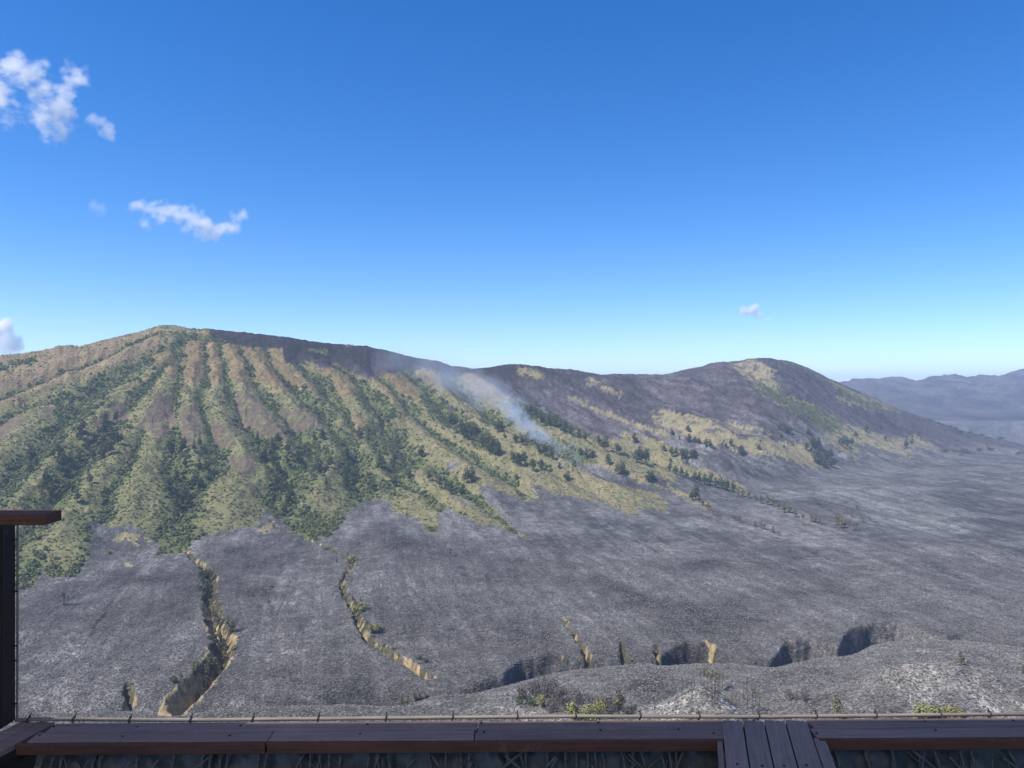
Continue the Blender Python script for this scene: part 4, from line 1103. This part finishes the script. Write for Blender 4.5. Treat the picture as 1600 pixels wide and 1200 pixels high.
# ------------------------------------------------------------------ the viewing deck
def wood_mat(name, c0, c1, rough=0.55, rot=0.0):
    m, nt, b = new_mat(name)
    tc = nt.nodes.new("ShaderNodeTexCoord")
    oi = nt.nodes.new("ShaderNodeObjectInfo")
    grain = noise_node(nt, tc.outputs['Object'], 9.0, 8, 0.7, ((0.35, 9.0, 9.0), (0, 0, rot)))
    blot = noise_node(nt, tc.outputs['Object'], 2.2, 4, 0.6)
    r = ramp_node(nt, [(0.34, c0), (0.64, c1)])
    fine = noise_node(nt, tc.outputs['Object'], 26.0, 4, 0.7)
    dust = noise_node(nt, tc.outputs['Object'], 5.0, 8, 0.75)
    nt.links.new(math_node(nt, 'ADD', math_node(nt, 'MULTIPLY', grain, .55), math_node(nt, 'ADD', math_node(nt, 'MULTIPLY', blot, .3), math_node(nt, 'MULTIPLY', fine, .15))), r.inputs[0])
    dr = ramp_node(nt, [(0.58, 0.0), (0.80, 0.55)]); nt.links.new(dust, dr.inputs[0])
    woodc = mix_rgb(nt, 'MIX', dr.outputs[0], r.outputs[0], (0.30, 0.27, 0.24))
    k = math_node(nt, 'ADD', 0.82, math_node(nt, 'MULTIPLY', oi.outputs['Random'], 0.36))
    mul = nt.nodes.new("ShaderNodeVectorMath"); mul.operation = 'SCALE'
    nt.links.new(woodc, mul.inputs[0]); nt.links.new(k, mul.inputs['Scale'])
    nt.links.new(mul.outputs[0], b.inputs['Base Color'])
    b.inputs['Specular IOR Level'].default_value = 0.15
    rr_ = ramp_node(nt, [(0.3, rough - .12), (0.7, rough + .15)]); nt.links.new(blot, rr_.inputs[0])
    nt.links.new(rr_.outputs[0], b.inputs['Roughness'])
    bp = nt.nodes.new("ShaderNodeBump"); bp.inputs['Strength'].default_value = 0.35; bp.inputs['Distance'].default_value = 0.004
    nt.links.new(grain, bp.inputs['Height']); nt.links.new(bp.outputs[0], b.inputs['Normal'])
    return m
M_TOP = wood_mat("stained_deck_wood", (0.135, 0.088, 0.070), (0.30, 0.210, 0.168), 0.7)
M_WALK = wood_mat("grey_walkway_wood", (0.140, 0.100, 0.082), (0.29, 0.215, 0.180), 0.7, math.atan2(1, .235))
M_RED = wood_mat("red_brown_stained_wood", (0.060, 0.028, 0.022), (0.155, 0.070, 0.052), 0.7)
M_POST = wood_mat("dark_post_wood", (0.016, 0.013, 0.012), (0.036, 0.027, 0.024), 0.7)
M_POLE = plain_mat("pale_weathered_bamboo", (0.12, 0.10, 0.08), (0.24, 0.205, 0.17), 14.0, 0.7, 0.001, ((0.4, 6, 6), (0, 0, 0)))
M_TIE = plain_mat("black_cable_tie", (0.012, 0.012, 0.013), (0.03, 0.03, 0.03), 30, 0.8)
M_NAIL = plain_mat("nail_hole", (0.008, 0.007, 0.007), (0.02, 0.018, 0.017), 60, 0.8)
M_TARP = plain_mat("dark_green_tarpaulin", (0.022, 0.026, 0.026), (0.085, 0.092, 0.086), 7.0, 0.5, 0.012)
M_ROPE = plain_mat("black_green_rope", (0.022, 0.024, 0.025), (0.105, 0.11, 0.108), 60, 0.7, 0.001)

def plank_mesh(name, p0, p1, width, thick, side=1, bev=0.005, wob=0.0):
    """board whose top-left edge runs p0->p1 at the top face; width to the right of travel (side=1)"""
    p0 = Vector(p0); p1 = Vector(p1)
    d = (p1 - p0); L = d.length; d.normalize()
    n = Vector((d.y, -d.x, 0)).normalized() * side
    bm = bmesh.new()
    segs = max(2, int(L / 0.35))
    ring = []
    for k in range(segs + 1):
        c = p0 + d * L * k / segs
        w = Vector((0, 0, wob * math.sin(3.1 * k + p0.x * 7) * .5)) + n * wob * math.sin(2.3 * k + p0.y * 9)
        ring.append([bm.verts.new(c + w + n * a_ + Vector((0, 0, b_))) for a_, b_ in ((0, 0), (width, 0), (width, -thick), (0, -thick))])
    for k in range(segs):
        for s_ in range(4):
            bm.faces.new((ring[k][s_], ring[k][(s_ + 1) % 4], ring[k + 1][(s_ + 1) % 4], ring[k + 1][s_]))
    bm.faces.new(ring[0][::-1]); bm.faces.new(ring[-1])
    bmesh.ops.recalc_face_normals(bm, faces=bm.faces)
    ed = [e for e in bm.edges if e.calc_face_angle(0) > 0.8]
    bmesh.ops.bevel(bm, geom=ed, offset=bev, segments=2, affect='EDGES', profile=.6)
    m_ = bpy.data.meshes.new(name); bm.to_mesh(m_); bm.free()
    return m_

def at_z(u, v, z):
    """point of the horizontal plane z seen at photo pixel (u, v)"""
    d = -z * F / (v - VH)
    return Vector(((u - U0) / F * d, d, z))
ZL = -1.50                    # ledge top: 1.5 m below the eye
BACK_L = at_z(60, 1130.5, ZL); BACK_R = at_z(1600, 1122, ZL)
FRONT_L = at_z(20, 1159.5, ZL)
bdir = (BACK_R - BACK_L).normalized(); fdir = bdir
def on_line(p, d, x): return p + d * ((x - p.x) / d.x)
def xs_at(u, p, d):
    """x where the vertical plane of photo column u meets the line"""
    k = (u - U0) / F
    return p.x + d.x * ((k * p.y - p.x) / (d.x - k * d.y))
ledge = empty("deck_ledge", (0, 3.4, ZL))
def child(name, me_, parent, mat):
    me_.materials.clear(); me_.materials.append(mat)
    o = bpy.data.objects.new(name, me_); COL.objects.link(o)
    o.parent = parent
    o.matrix_parent_inverse = Matrix.Translation(-parent.location)
    return o
wid = (BACK_L - FRONT_L).y / 2 - 0.003
def ledge_run(u_start, u_end, back, front, off, name="board", mat=M_TOP, th=0.028):
    a_ = on_line(back, bdir, xs_at(u_start, back, bdir)) + Vector((0, off, 0)); b_ = on_line(back, bdir, xs_at(u_end, back, bdir)) + Vector((0, off, 0))
    return a_, b_
WV = BACK_L.y - on_line(FRONT_L, fdir, BACK_L.x).y          # ledge depth, about 0.18 m
hw = WV / 2 - 0.002
JX = {k: xs_at(u, BACK_L, bdir) for k, u in (('s', 88), ('a', 430), ('m', 747), ('w0', 1127), ('w1', 1264))}
XR = 3.6; XL = -2.9
SL = Vector((0.235, 1.0, 0)).normalized()                      # direction of the side ledge and walkway
def slx(y, x0, y0): return x0 + (y - y0) * 0.235
sx0 = at_z(86, 1131, ZL)                                       # far inner corner of the side ledge
rows = [(0.0, [(JX['s'], JX['m'] - .002), (JX['m'] + .002, JX['w0'])]), (-(hw + 0.004), [(JX['s'] - .02, JX['a'] + .02), (JX['a'] + .024, JX['m'] - .012), (JX['m'] - .008, JX['w0'])])]
for off, runs in rows:
    for x0, x1 in runs + [(JX['w1'] + (-0.014 if off == 0 else -0.036), XR)]:
        a_ = on_line(BACK_L, bdir, x0) + Vector((0, off, random.uniform(-.0015, .0015))); b_ = on_line(BACK_L, bdir, x1) + Vector((0, off, 0))
        child("board", plank_mesh("board", a_, b_, hw, 0.026, 1, .003, .0012), ledge, M_TOP)
# red-brown edge boards under the front of the ledge
for x0, x1, dz in [(JX['s'] - .055, JX['a'] + .018, 0), (JX['a'] + .024, JX['m'] + .3, .001), (JX['m'] + .302, JX['w0'] - .004, 0.0), (JX['w1'] - .028, XR, 0)]:
    a_ = on_line(FRONT_L, fdir, x0) + Vector((0, 0.024, -0.0275 + dz)); b_ = on_line(FRONT_L, fdir, x1) + Vector((0, 0.024, -0.0275 + dz))
    child("edge_board", plank_mesh("edge_board", a_, b_, 0.028, 0.026, 1, .003, .001), ledge, M_RED)
a_ = on_line(BACK_L, bdir, JX['s'] - .01) + Vector((0, -.006, -.0285)); b_ = on_line(BACK_L, bdir, XR) + Vector((0, -.006, -.0285))
child("added_gap_backing", plank_mesh("added_gap_backing", a_, b_, .115, .014, 1, .002), ledge, M_POST)  # added dark batten so bright ground does not show through the joints
# front trim covers the board edges so the face reads as one red-brown strip
for x0, x1 in [(JX['s'] - .052, JX['a'] + .018), (JX['a'] + .026, JX['w0'] - .004), (JX['w1'] - .03, XR)]:
    a_ = on_line(FRONT_L, fdir, x0) + Vector((0, 0.0, -0.002)); b_ = on_line(FRONT_L, fdir, x1) + Vector((0, 0.0, -0.002))
    child("trim_board", plank_mesh("trim_board", a_ + Vector((0, -.004, 0)), b_ + Vector((0, -.004, 0)), 0.016, 0.046, 1, .003, .001), ledge, M_RED)
# side ledge running back towards the viewer on the left
for k in range(2):
    far = Vector((sx0.x - 0.006 - k * 0.084, sx0.y + 0.01, ZL + .0005)); near = far - SL * 3.2
    child("board", plank_mesh("board", near, far, 0.080, 0.026, -1, .003, .001), ledge, M_TOP)
far = Vector((sx0.x - 0.008, sx0.y - .03, ZL - .028)); near = far - SL * 3.1
child("edge_board", plank_mesh("edge_board", near, far, 0.03, 0.05, -1, .003, .001), ledge, M_POST)
# carrying beam and stilts
a_ = on_line(BACK_L, bdir, XL) + Vector((0, -.055, -.06)); b_ = on_line(BACK_L, bdir, XR) + Vector((0, -.055, -.06))
child("beam", plank_mesh("beam", a_, b_, .07, .12, 1, .006), ledge, M_POST)
for x0 in (-2.15, -0.4, 1.2, 3.0):
    c_ = on_line(BACK_L, bdir, x0) + Vector((0, -.09, 0))
    bm = bmesh.new(); bmesh.ops.create_cone(bm, segments=12, radius1=.06, radius2=.05, depth=3.4, cap_ends=True)
    bmesh.ops.translate(bm, verts=bm.verts, vec=(c_.x, c_.y, ZL - .185 - 1.7))
    m_ = bpy.data.meshes.new("stilt"); bm.to_mesh(m_); bm.free()
    child("stilt", m_, ledge, M_POST)
# dark nail heads on the boards
def nail_at(u, v, z=ZL, r=.006):
    c_ = at_z(u, v, z)
    bm = bmesh.new(); bmesh.ops.create_cone(bm, segments=8, radius1=r, radius2=r * .8, depth=.003, cap_ends=True)
    bmesh.ops.translate(bm, verts=bm.verts, vec=(c_.x, c_.y, z + .002))
    m_ = bpy.data.meshes.new("nail"); bm.to_mesh(m_); bm.free()
    return m_
for u, v in [(62, 1149), (191, 1151), (84, 1136), (214, 1136), (376, 1134), (359, 1149.5), (574, 1132), (563, 1147), (752, 1129.5), (744, 1143), (756, 1143.5), (935, 1129), (938, 1141), (1115, 1146), (1276, 1146), (1445, 1127.5), (1462, 1141), (1060, 1140), (1583, 1126)]:
    child("nail", nail_at(u, v), ledge, M_NAIL)
tag(ledge, "dark stained wooden ledge with red-brown front edge round the net deck", "ledge")

# walkway of four planks set into the ledge
walk = empty("plank_walkway", at_z(1195, 1140, ZL))
wz = ZL + .006
far_us = [1128.0, 1160.5, 1193.5, 1226.5, 1260.5]
fpts = [at_z(u, 1124.2, wz) for u in far_us]
for k in range(4):
    far = fpts[k] + Vector((.003, 0, 0)); near = far - SL * 2.6
    w_ = (fpts[k + 1] - fpts[k]).x * SL.y - .006
    child("plank", plank_mesh("plank", near, far, w_, .03, 1, .003, .0008), walk, M_WALK)
far = fpts[4] - SL * .16 + Vector((.004, 0, -.012)); near = far - SL * 2.4
child("side_plank", plank_mesh("side_plank", near, far, .05, .04, 1, .003), walk, M_WALK)
far = fpts[0] - SL * .185 + Vector((-.004, 0, -.010)); near = far - SL * 2.4
child("side_plank", plank_mesh("side_plank", near, far, .022, .045, -1, .003), walk, M_WALK)
for k, y_ in enumerate((2.4, 1.6)):
    child("joist", plank_mesh("joist", (0.55 - .2 * k, y_, wz - .033), (1.15 - .2 * k, y_, wz - .033), .05, .08, 1, .004), walk, M_POST)
for u, v in [(1191, 1197), (1225, 1197), (1152, 1194), (1260, 1196), (1178, 1125.5)]:
    child("nail", nail_at(u, v, wz), walk, M_NAIL)
tag(walk, "four dark planks laid across the net as a walkway", "walkway")

# railing post and rail on the left
pc = at_z(8, 1138, ZL)
post = empty("railing_post", (pc.x, pc.y + .03, ZL))
bm = bmesh.new()
bmesh.ops.create_cube(bm, size=1.0)
bmesh.ops.scale(bm, verts=bm.verts, vec=(.105, .10, .957))
bmesh.ops.bevel(bm, geom=list(bm.edges), offset=.006, segments=2, affect='EDGES')
bmesh.ops.translate(bm, verts=bm.verts, vec=(0, 0, .4785 + .002))
m_ = bpy.data.meshes.new("post_shaft"); bm.to_mesh(m_); bm.free(); m_.materials.append(M_POST)
sh = link("shaft", m_, post)
PX = (25.0 - U0) / F * (pc.y + .08)
post.location.x = PX - .0525
def tie_mesh(p0, p1, r):
    V, Q, T = join_parts([tube([p0, (Vector(p0) + Vector(p1)) * .5, p1], [r, r, r * .7], 6)])
    m_ = np_mesh("tie", V, Q, T)
    return m_
for v in (843, 925, 1010, 1033, 1100):
    z_ = (VH - v) / F * (pc.y - .02)
    c_ = Vector((PX + .004, pc.y + .06, z_ * (pc.y + .06) / (pc.y - .02)))
    child("tie", tie_mesh(c_ + Vector((-.01, 0, 0)), c_ + Vector((.016, 0, .003)), .004), post, M_TIE)
bm_v, bm_q, bm_t = tube([(PX + .003, pc.y + .084, ZL + .01), (PX + .004, pc.y + .084, ZL + .45), (PX + .005, pc.y + .084, ZL + .93)], [.005, .005, .005], 8)
child("net_rod", np_mesh("net_rod", bm_v, bm_q, bm_t, True), post, M_POLE)
tag(post, "dark square wooden railing post at the deck corner", "post")
zc_ = ZL + .960 + .047
n_ = at_z(75, 803.3, zc_)
f_ = at_z(95.5, 800.0, zc_)
rail = link("handrail_plank", plank_mesh("handrail_plank", Vector((n_.x - 1.6, n_.y + .115, zc_)), Vector((n_.x - .012, n_.y + .115, zc_)), .115, .045, 1, .004), None, M_RED)
tag(rail, "red-brown handrail plank resting on the corner post", "handrail")
# pale pole behind the ledge, tied every 30 cm
pole = empty("bamboo_pole", (0, BACK_L.y + .03, ZL))
zp = ZL + .008
pp = []
for u, v in [(26, 1122), (50, 1126.5), (300, 1126), (600, 1123), (900, 1121), (1200, 1119.5), (1400, 1119), (1640, 1115)]:
    q_ = at_z(u, v + 2.2, zp); pp.append(q_)
y_fix = [on_line(BACK_L, bdir, q_.x).y + .018 for q_ in pp]
pp = [Vector((q_.x, y_, zp + (.004 * math.sin(i_ * 2.1)))) for i_, (q_, y_) in enumerate(zip(pp, y_fix))]
V, Q, T = tube(pp, [.0085] * len(pp), 10)
child("pole_shaft", np_mesh("pole_shaft", V, Q, T, True), pole, M_POLE)
for u in [45, 115, 203, 298, 395, 497, 603, 707, 808, 899, 1000, 1092, 1185, 1275, 1368, 1469, 1546]:
    x_ = xs_at(u, pp[0], (pp[-1] - pp[0]).normalized())
    y_ = float(np.interp(x_, [q_.x for q_ in pp], [q_.y for q_ in pp])); z_ = float(np.interp(x_, [q_.x for q_ in pp], [q_.z for q_ in pp]))
    ring_pts = [Vector((x_ + .002 * math.sin(t_), y_ + .0135 * math.cos(t_), z_ + .0135 * math.sin(t_))) for t_ in np.linspace(0, 6.0, 10)]
    sl = 1 if u > 850 else -1
    ring_pts.append(ring_pts[2] + Vector((-.010 * sl * (abs(u - 800) / 800), 0, .016)))
    V, Q, T = tube(ring_pts[:10], [.0032] * 10, 5)
    V2, Q2, T2 = tube([ring_pts[2], ring_pts[2] * .5 + ring_pts[10] * .5, ring_pts[10]], [.003, .003, .002], 5)
    V, Q, T = join_parts([(V, Q, T), (V2, Q2, T2)])
    child("tie", np_mesh("tie", V, Q, T), pole, M_TIE)
tag(pole, "pale thin bamboo pole tied along the outer edge of the ledge", "pole")

# rope net with its tarpaulin, lashed to the beam below the ledge
net = empty("rope_net", (0, 3.2, ZL - .1))
def net_pt(s_, t_):
    """s: x along the ledge, t: 0 at the beam .. 1 towards the viewer"""
    f = on_line(FRONT_L, fdir, s_)
    y_ = f.y + .045 - 1.9 * t_
    z_ = ZL - .058 - .16 * min(t_ * 18, 1) ** .8 - .38 * math.sin(math.pi * min(1, t_)) * .6
    return Vector((s_, y_, z_))
NS, NT = 420, 34
tt = np.concatenate([np.linspace(0, .09, 18), np.linspace(.1, 1, 16)])
ss = np.linspace(-2.05, 3.3, NS)
V = []
for s_ in ss:
    for t_ in tt:
        p_ = net_pt(s_ + (-.235 * 1.9 * t_ if s_ < -1.0 else 0) * 0, t_)
        V.append(p_)
V = np.array([tuple(v) for v in V])
fold = 0.022 * fbm(V[:, 0] * 1.0 + 0.6 * V[:, 2], V[:, 2] * 1.2 + V[:, 1], .10, 4, 300) + .012 * np.abs(noise2(V[:, 0] * 22 + 9 * V[:, 2], V[:, 2] * 14, 301))
V[:, 2] += fold; V[:, 1] -= fold * 1.3
ii, jj = np.meshgrid(np.arange(NS - 1), np.arange(NT - 1), indexing='ij')
a = (ii * NT + jj).ravel()
child("tarpaulin", np_mesh("tarpaulin", V, np.stack([a, a + NT, a + NT + 1, a + 1], -1), smooth=True), net, M_TARP)
# lashings: twisted cords looped over beam and net edge
def cord(path, r, sides=6):
    V, Q, T = tube(path, [r] * len(path), sides)
    return V, Q, T
rl = random.Random(8)
s_ = -2.0
while s_ < 3.0:
    if not (0.82 < s_ < 1.02):
        tilt = rl.uniform(-.075, .075)
        path = [net_pt(s_ + tilt * t_ * 12, t_) + Vector((0, -.030, .012)) for t_ in np.linspace(0.0, .075, 7)]
        parts = []
        for ph in (0, 3.14):                       # two strands wound round each other
            parts.append(cord([p_ + Vector((.0065 * math.cos(i_ * 1.9 + ph), .0065 * math.sin(i_ * 1.9 + ph), 0)) for i_, p_ in enumerate(path)], .0065))
        V_, Q_, T_ = join_parts(parts)
        child("lashing", np_mesh("lashing", V_, Q_, T_, True), net, M_ROPE)
    s_ += rl.choice((rl.uniform(.025, .05), rl.uniform(.08, .19)))
# crossing cords and loose tails
for k in range(150):
    s0 = rl.uniform(-2.0, 2.9); t0 = rl.uniform(0, .03); ds = rl.uniform(-.28, .28)
    path = [net_pt(s0 + ds * q_, t0 + (.05 * q_)) + Vector((0, -.034 - .01 * math.sin(3.1 * q_), .012 + .012 * math.sin(3.14 * q_ * rl.uniform(.6, 1.4)))) for q_ in np.linspace(0, 1, 8)]
    V_, Q_, T_ = cord(path, rl.choice((.0025, .0035, .006, .0075)), 6)
    child("cord", np_mesh("cord", V_, Q_, T_, True), net, M_ROPE)
# the net itself, sagging towards the viewer
parts = []
for s_ in np.arange(-2.0, 3.2, .12):
    parts.append(cord([net_pt(s_, t_) + Vector((0, 0, .03)) for t_ in np.linspace(.08, 1, 14)], .005, 5))
for t_ in np.arange(.1, 1, .065):
    parts.append(cord([net_pt(s_, t_) + Vector((0, 0, .031)) for s_ in np.linspace(-2.0, 3.2, 40)], .005, 5))
V_, Q_, T_ = join_parts(parts)
mesh_net = child("net_mesh", np_mesh("net_mesh", V_, Q_, T_, True), net, M_ROPE)
mesh_net["kind"] = "stuff"
# thick edge rope
V_, Q_, T_ = cord([net_pt(s_, .028) + Vector((0, -.045, .01 + .008 * math.sin(s_ * 9))) for s_ in np.linspace(-2.02, 3.2, 90)], .009, 8)
child("edge_rope", np_mesh("edge_rope", V_, Q_, T_, True), net, M_ROPE)
tag(net, "dark green tarpaulin and rope net lashed beneath the ledge", "net")

# added, unseen cloth above the frame, shaped to shade and warm the deck
m_net, nt, b = new_mat("added_warm_shade_cloth")
tcn = nt.nodes.new("ShaderNodeTexCoord")
b.inputs['Base Color'].default_value = (0.30, 0.33, 0.27, 1); b.inputs['Roughness'].default_value = 0.9
tr_ = nt.nodes.new("ShaderNodeBsdfTranslucent"); mx_ = nt.nodes.new("ShaderNodeMixShader")
tr_.inputs['Color'].default_value = (0.75, 0.62, 0.48, 1)  # warm tint chosen to warm the light reaching the deck wood
mx_.inputs[0].default_value = 0.55                       # light that filters through the weave
nt.links.new(b.outputs[0], mx_.inputs[1]); nt.links.new(tr_.outputs[0], mx_.inputs[2])
nt.links.new(mx_.outputs[0], nt.nodes["Material Output"].inputs['Surface'])
added_shade = empty("added_shade_net", (-4.0, 0.5, 2.45))
ax = SUN_DIR.x / SUN_DIR.z; ay = SUN_DIR.y / SUN_DIR.z
def net_edge(xr):
    """front edge of the net: its shadow falls just behind the ledge"""
    xg = xr - ax * 3.96
    return on_line(BACK_L, bdir, xg).y - 0.004 + ay * 3.96
XA, XB, YB = -5.6, 3.0, -4.5
NX, NY = 40, 40
V_ = []
for i_ in range(NX + 1):
    x_ = XA + (XB - XA) * i_ / NX
    for j_ in range(NY + 1):
        y_ = YB + (net_edge(x_) - YB) * j_ / NY
        V_.append((x_, y_, 2.46 - .10 * math.sin(math.pi * i_ / NX) * math.sin(math.pi * j_ / NY)))
ii, jj = np.meshgrid(np.arange(NX), np.arange(NY), indexing='ij')
a = (ii * (NY + 1) + jj).ravel()
child("added_cloth", np_mesh("added_cloth", V_, np.stack([a, a + NY + 1, a + NY + 2, a + 1], -1), smooth=True), added_shade, m_net)
for x_, y_ in [(XA, 2.2), (XA, YB), (XB, YB), (3.0, 1.2)]:
    V_, Q_, T_ = tube([(x_, y_, -4.0), (x_, y_, 0), (x_, y_, 2.6)], [.06, .055, .05], 10)
    child("added_cloth_pole", np_mesh("added_cloth_pole", V_, Q_, T_, True), added_shade, M_POST)
tag(added_shade, "added unseen cloth on poles that dims and warms the deck light", "shade net")
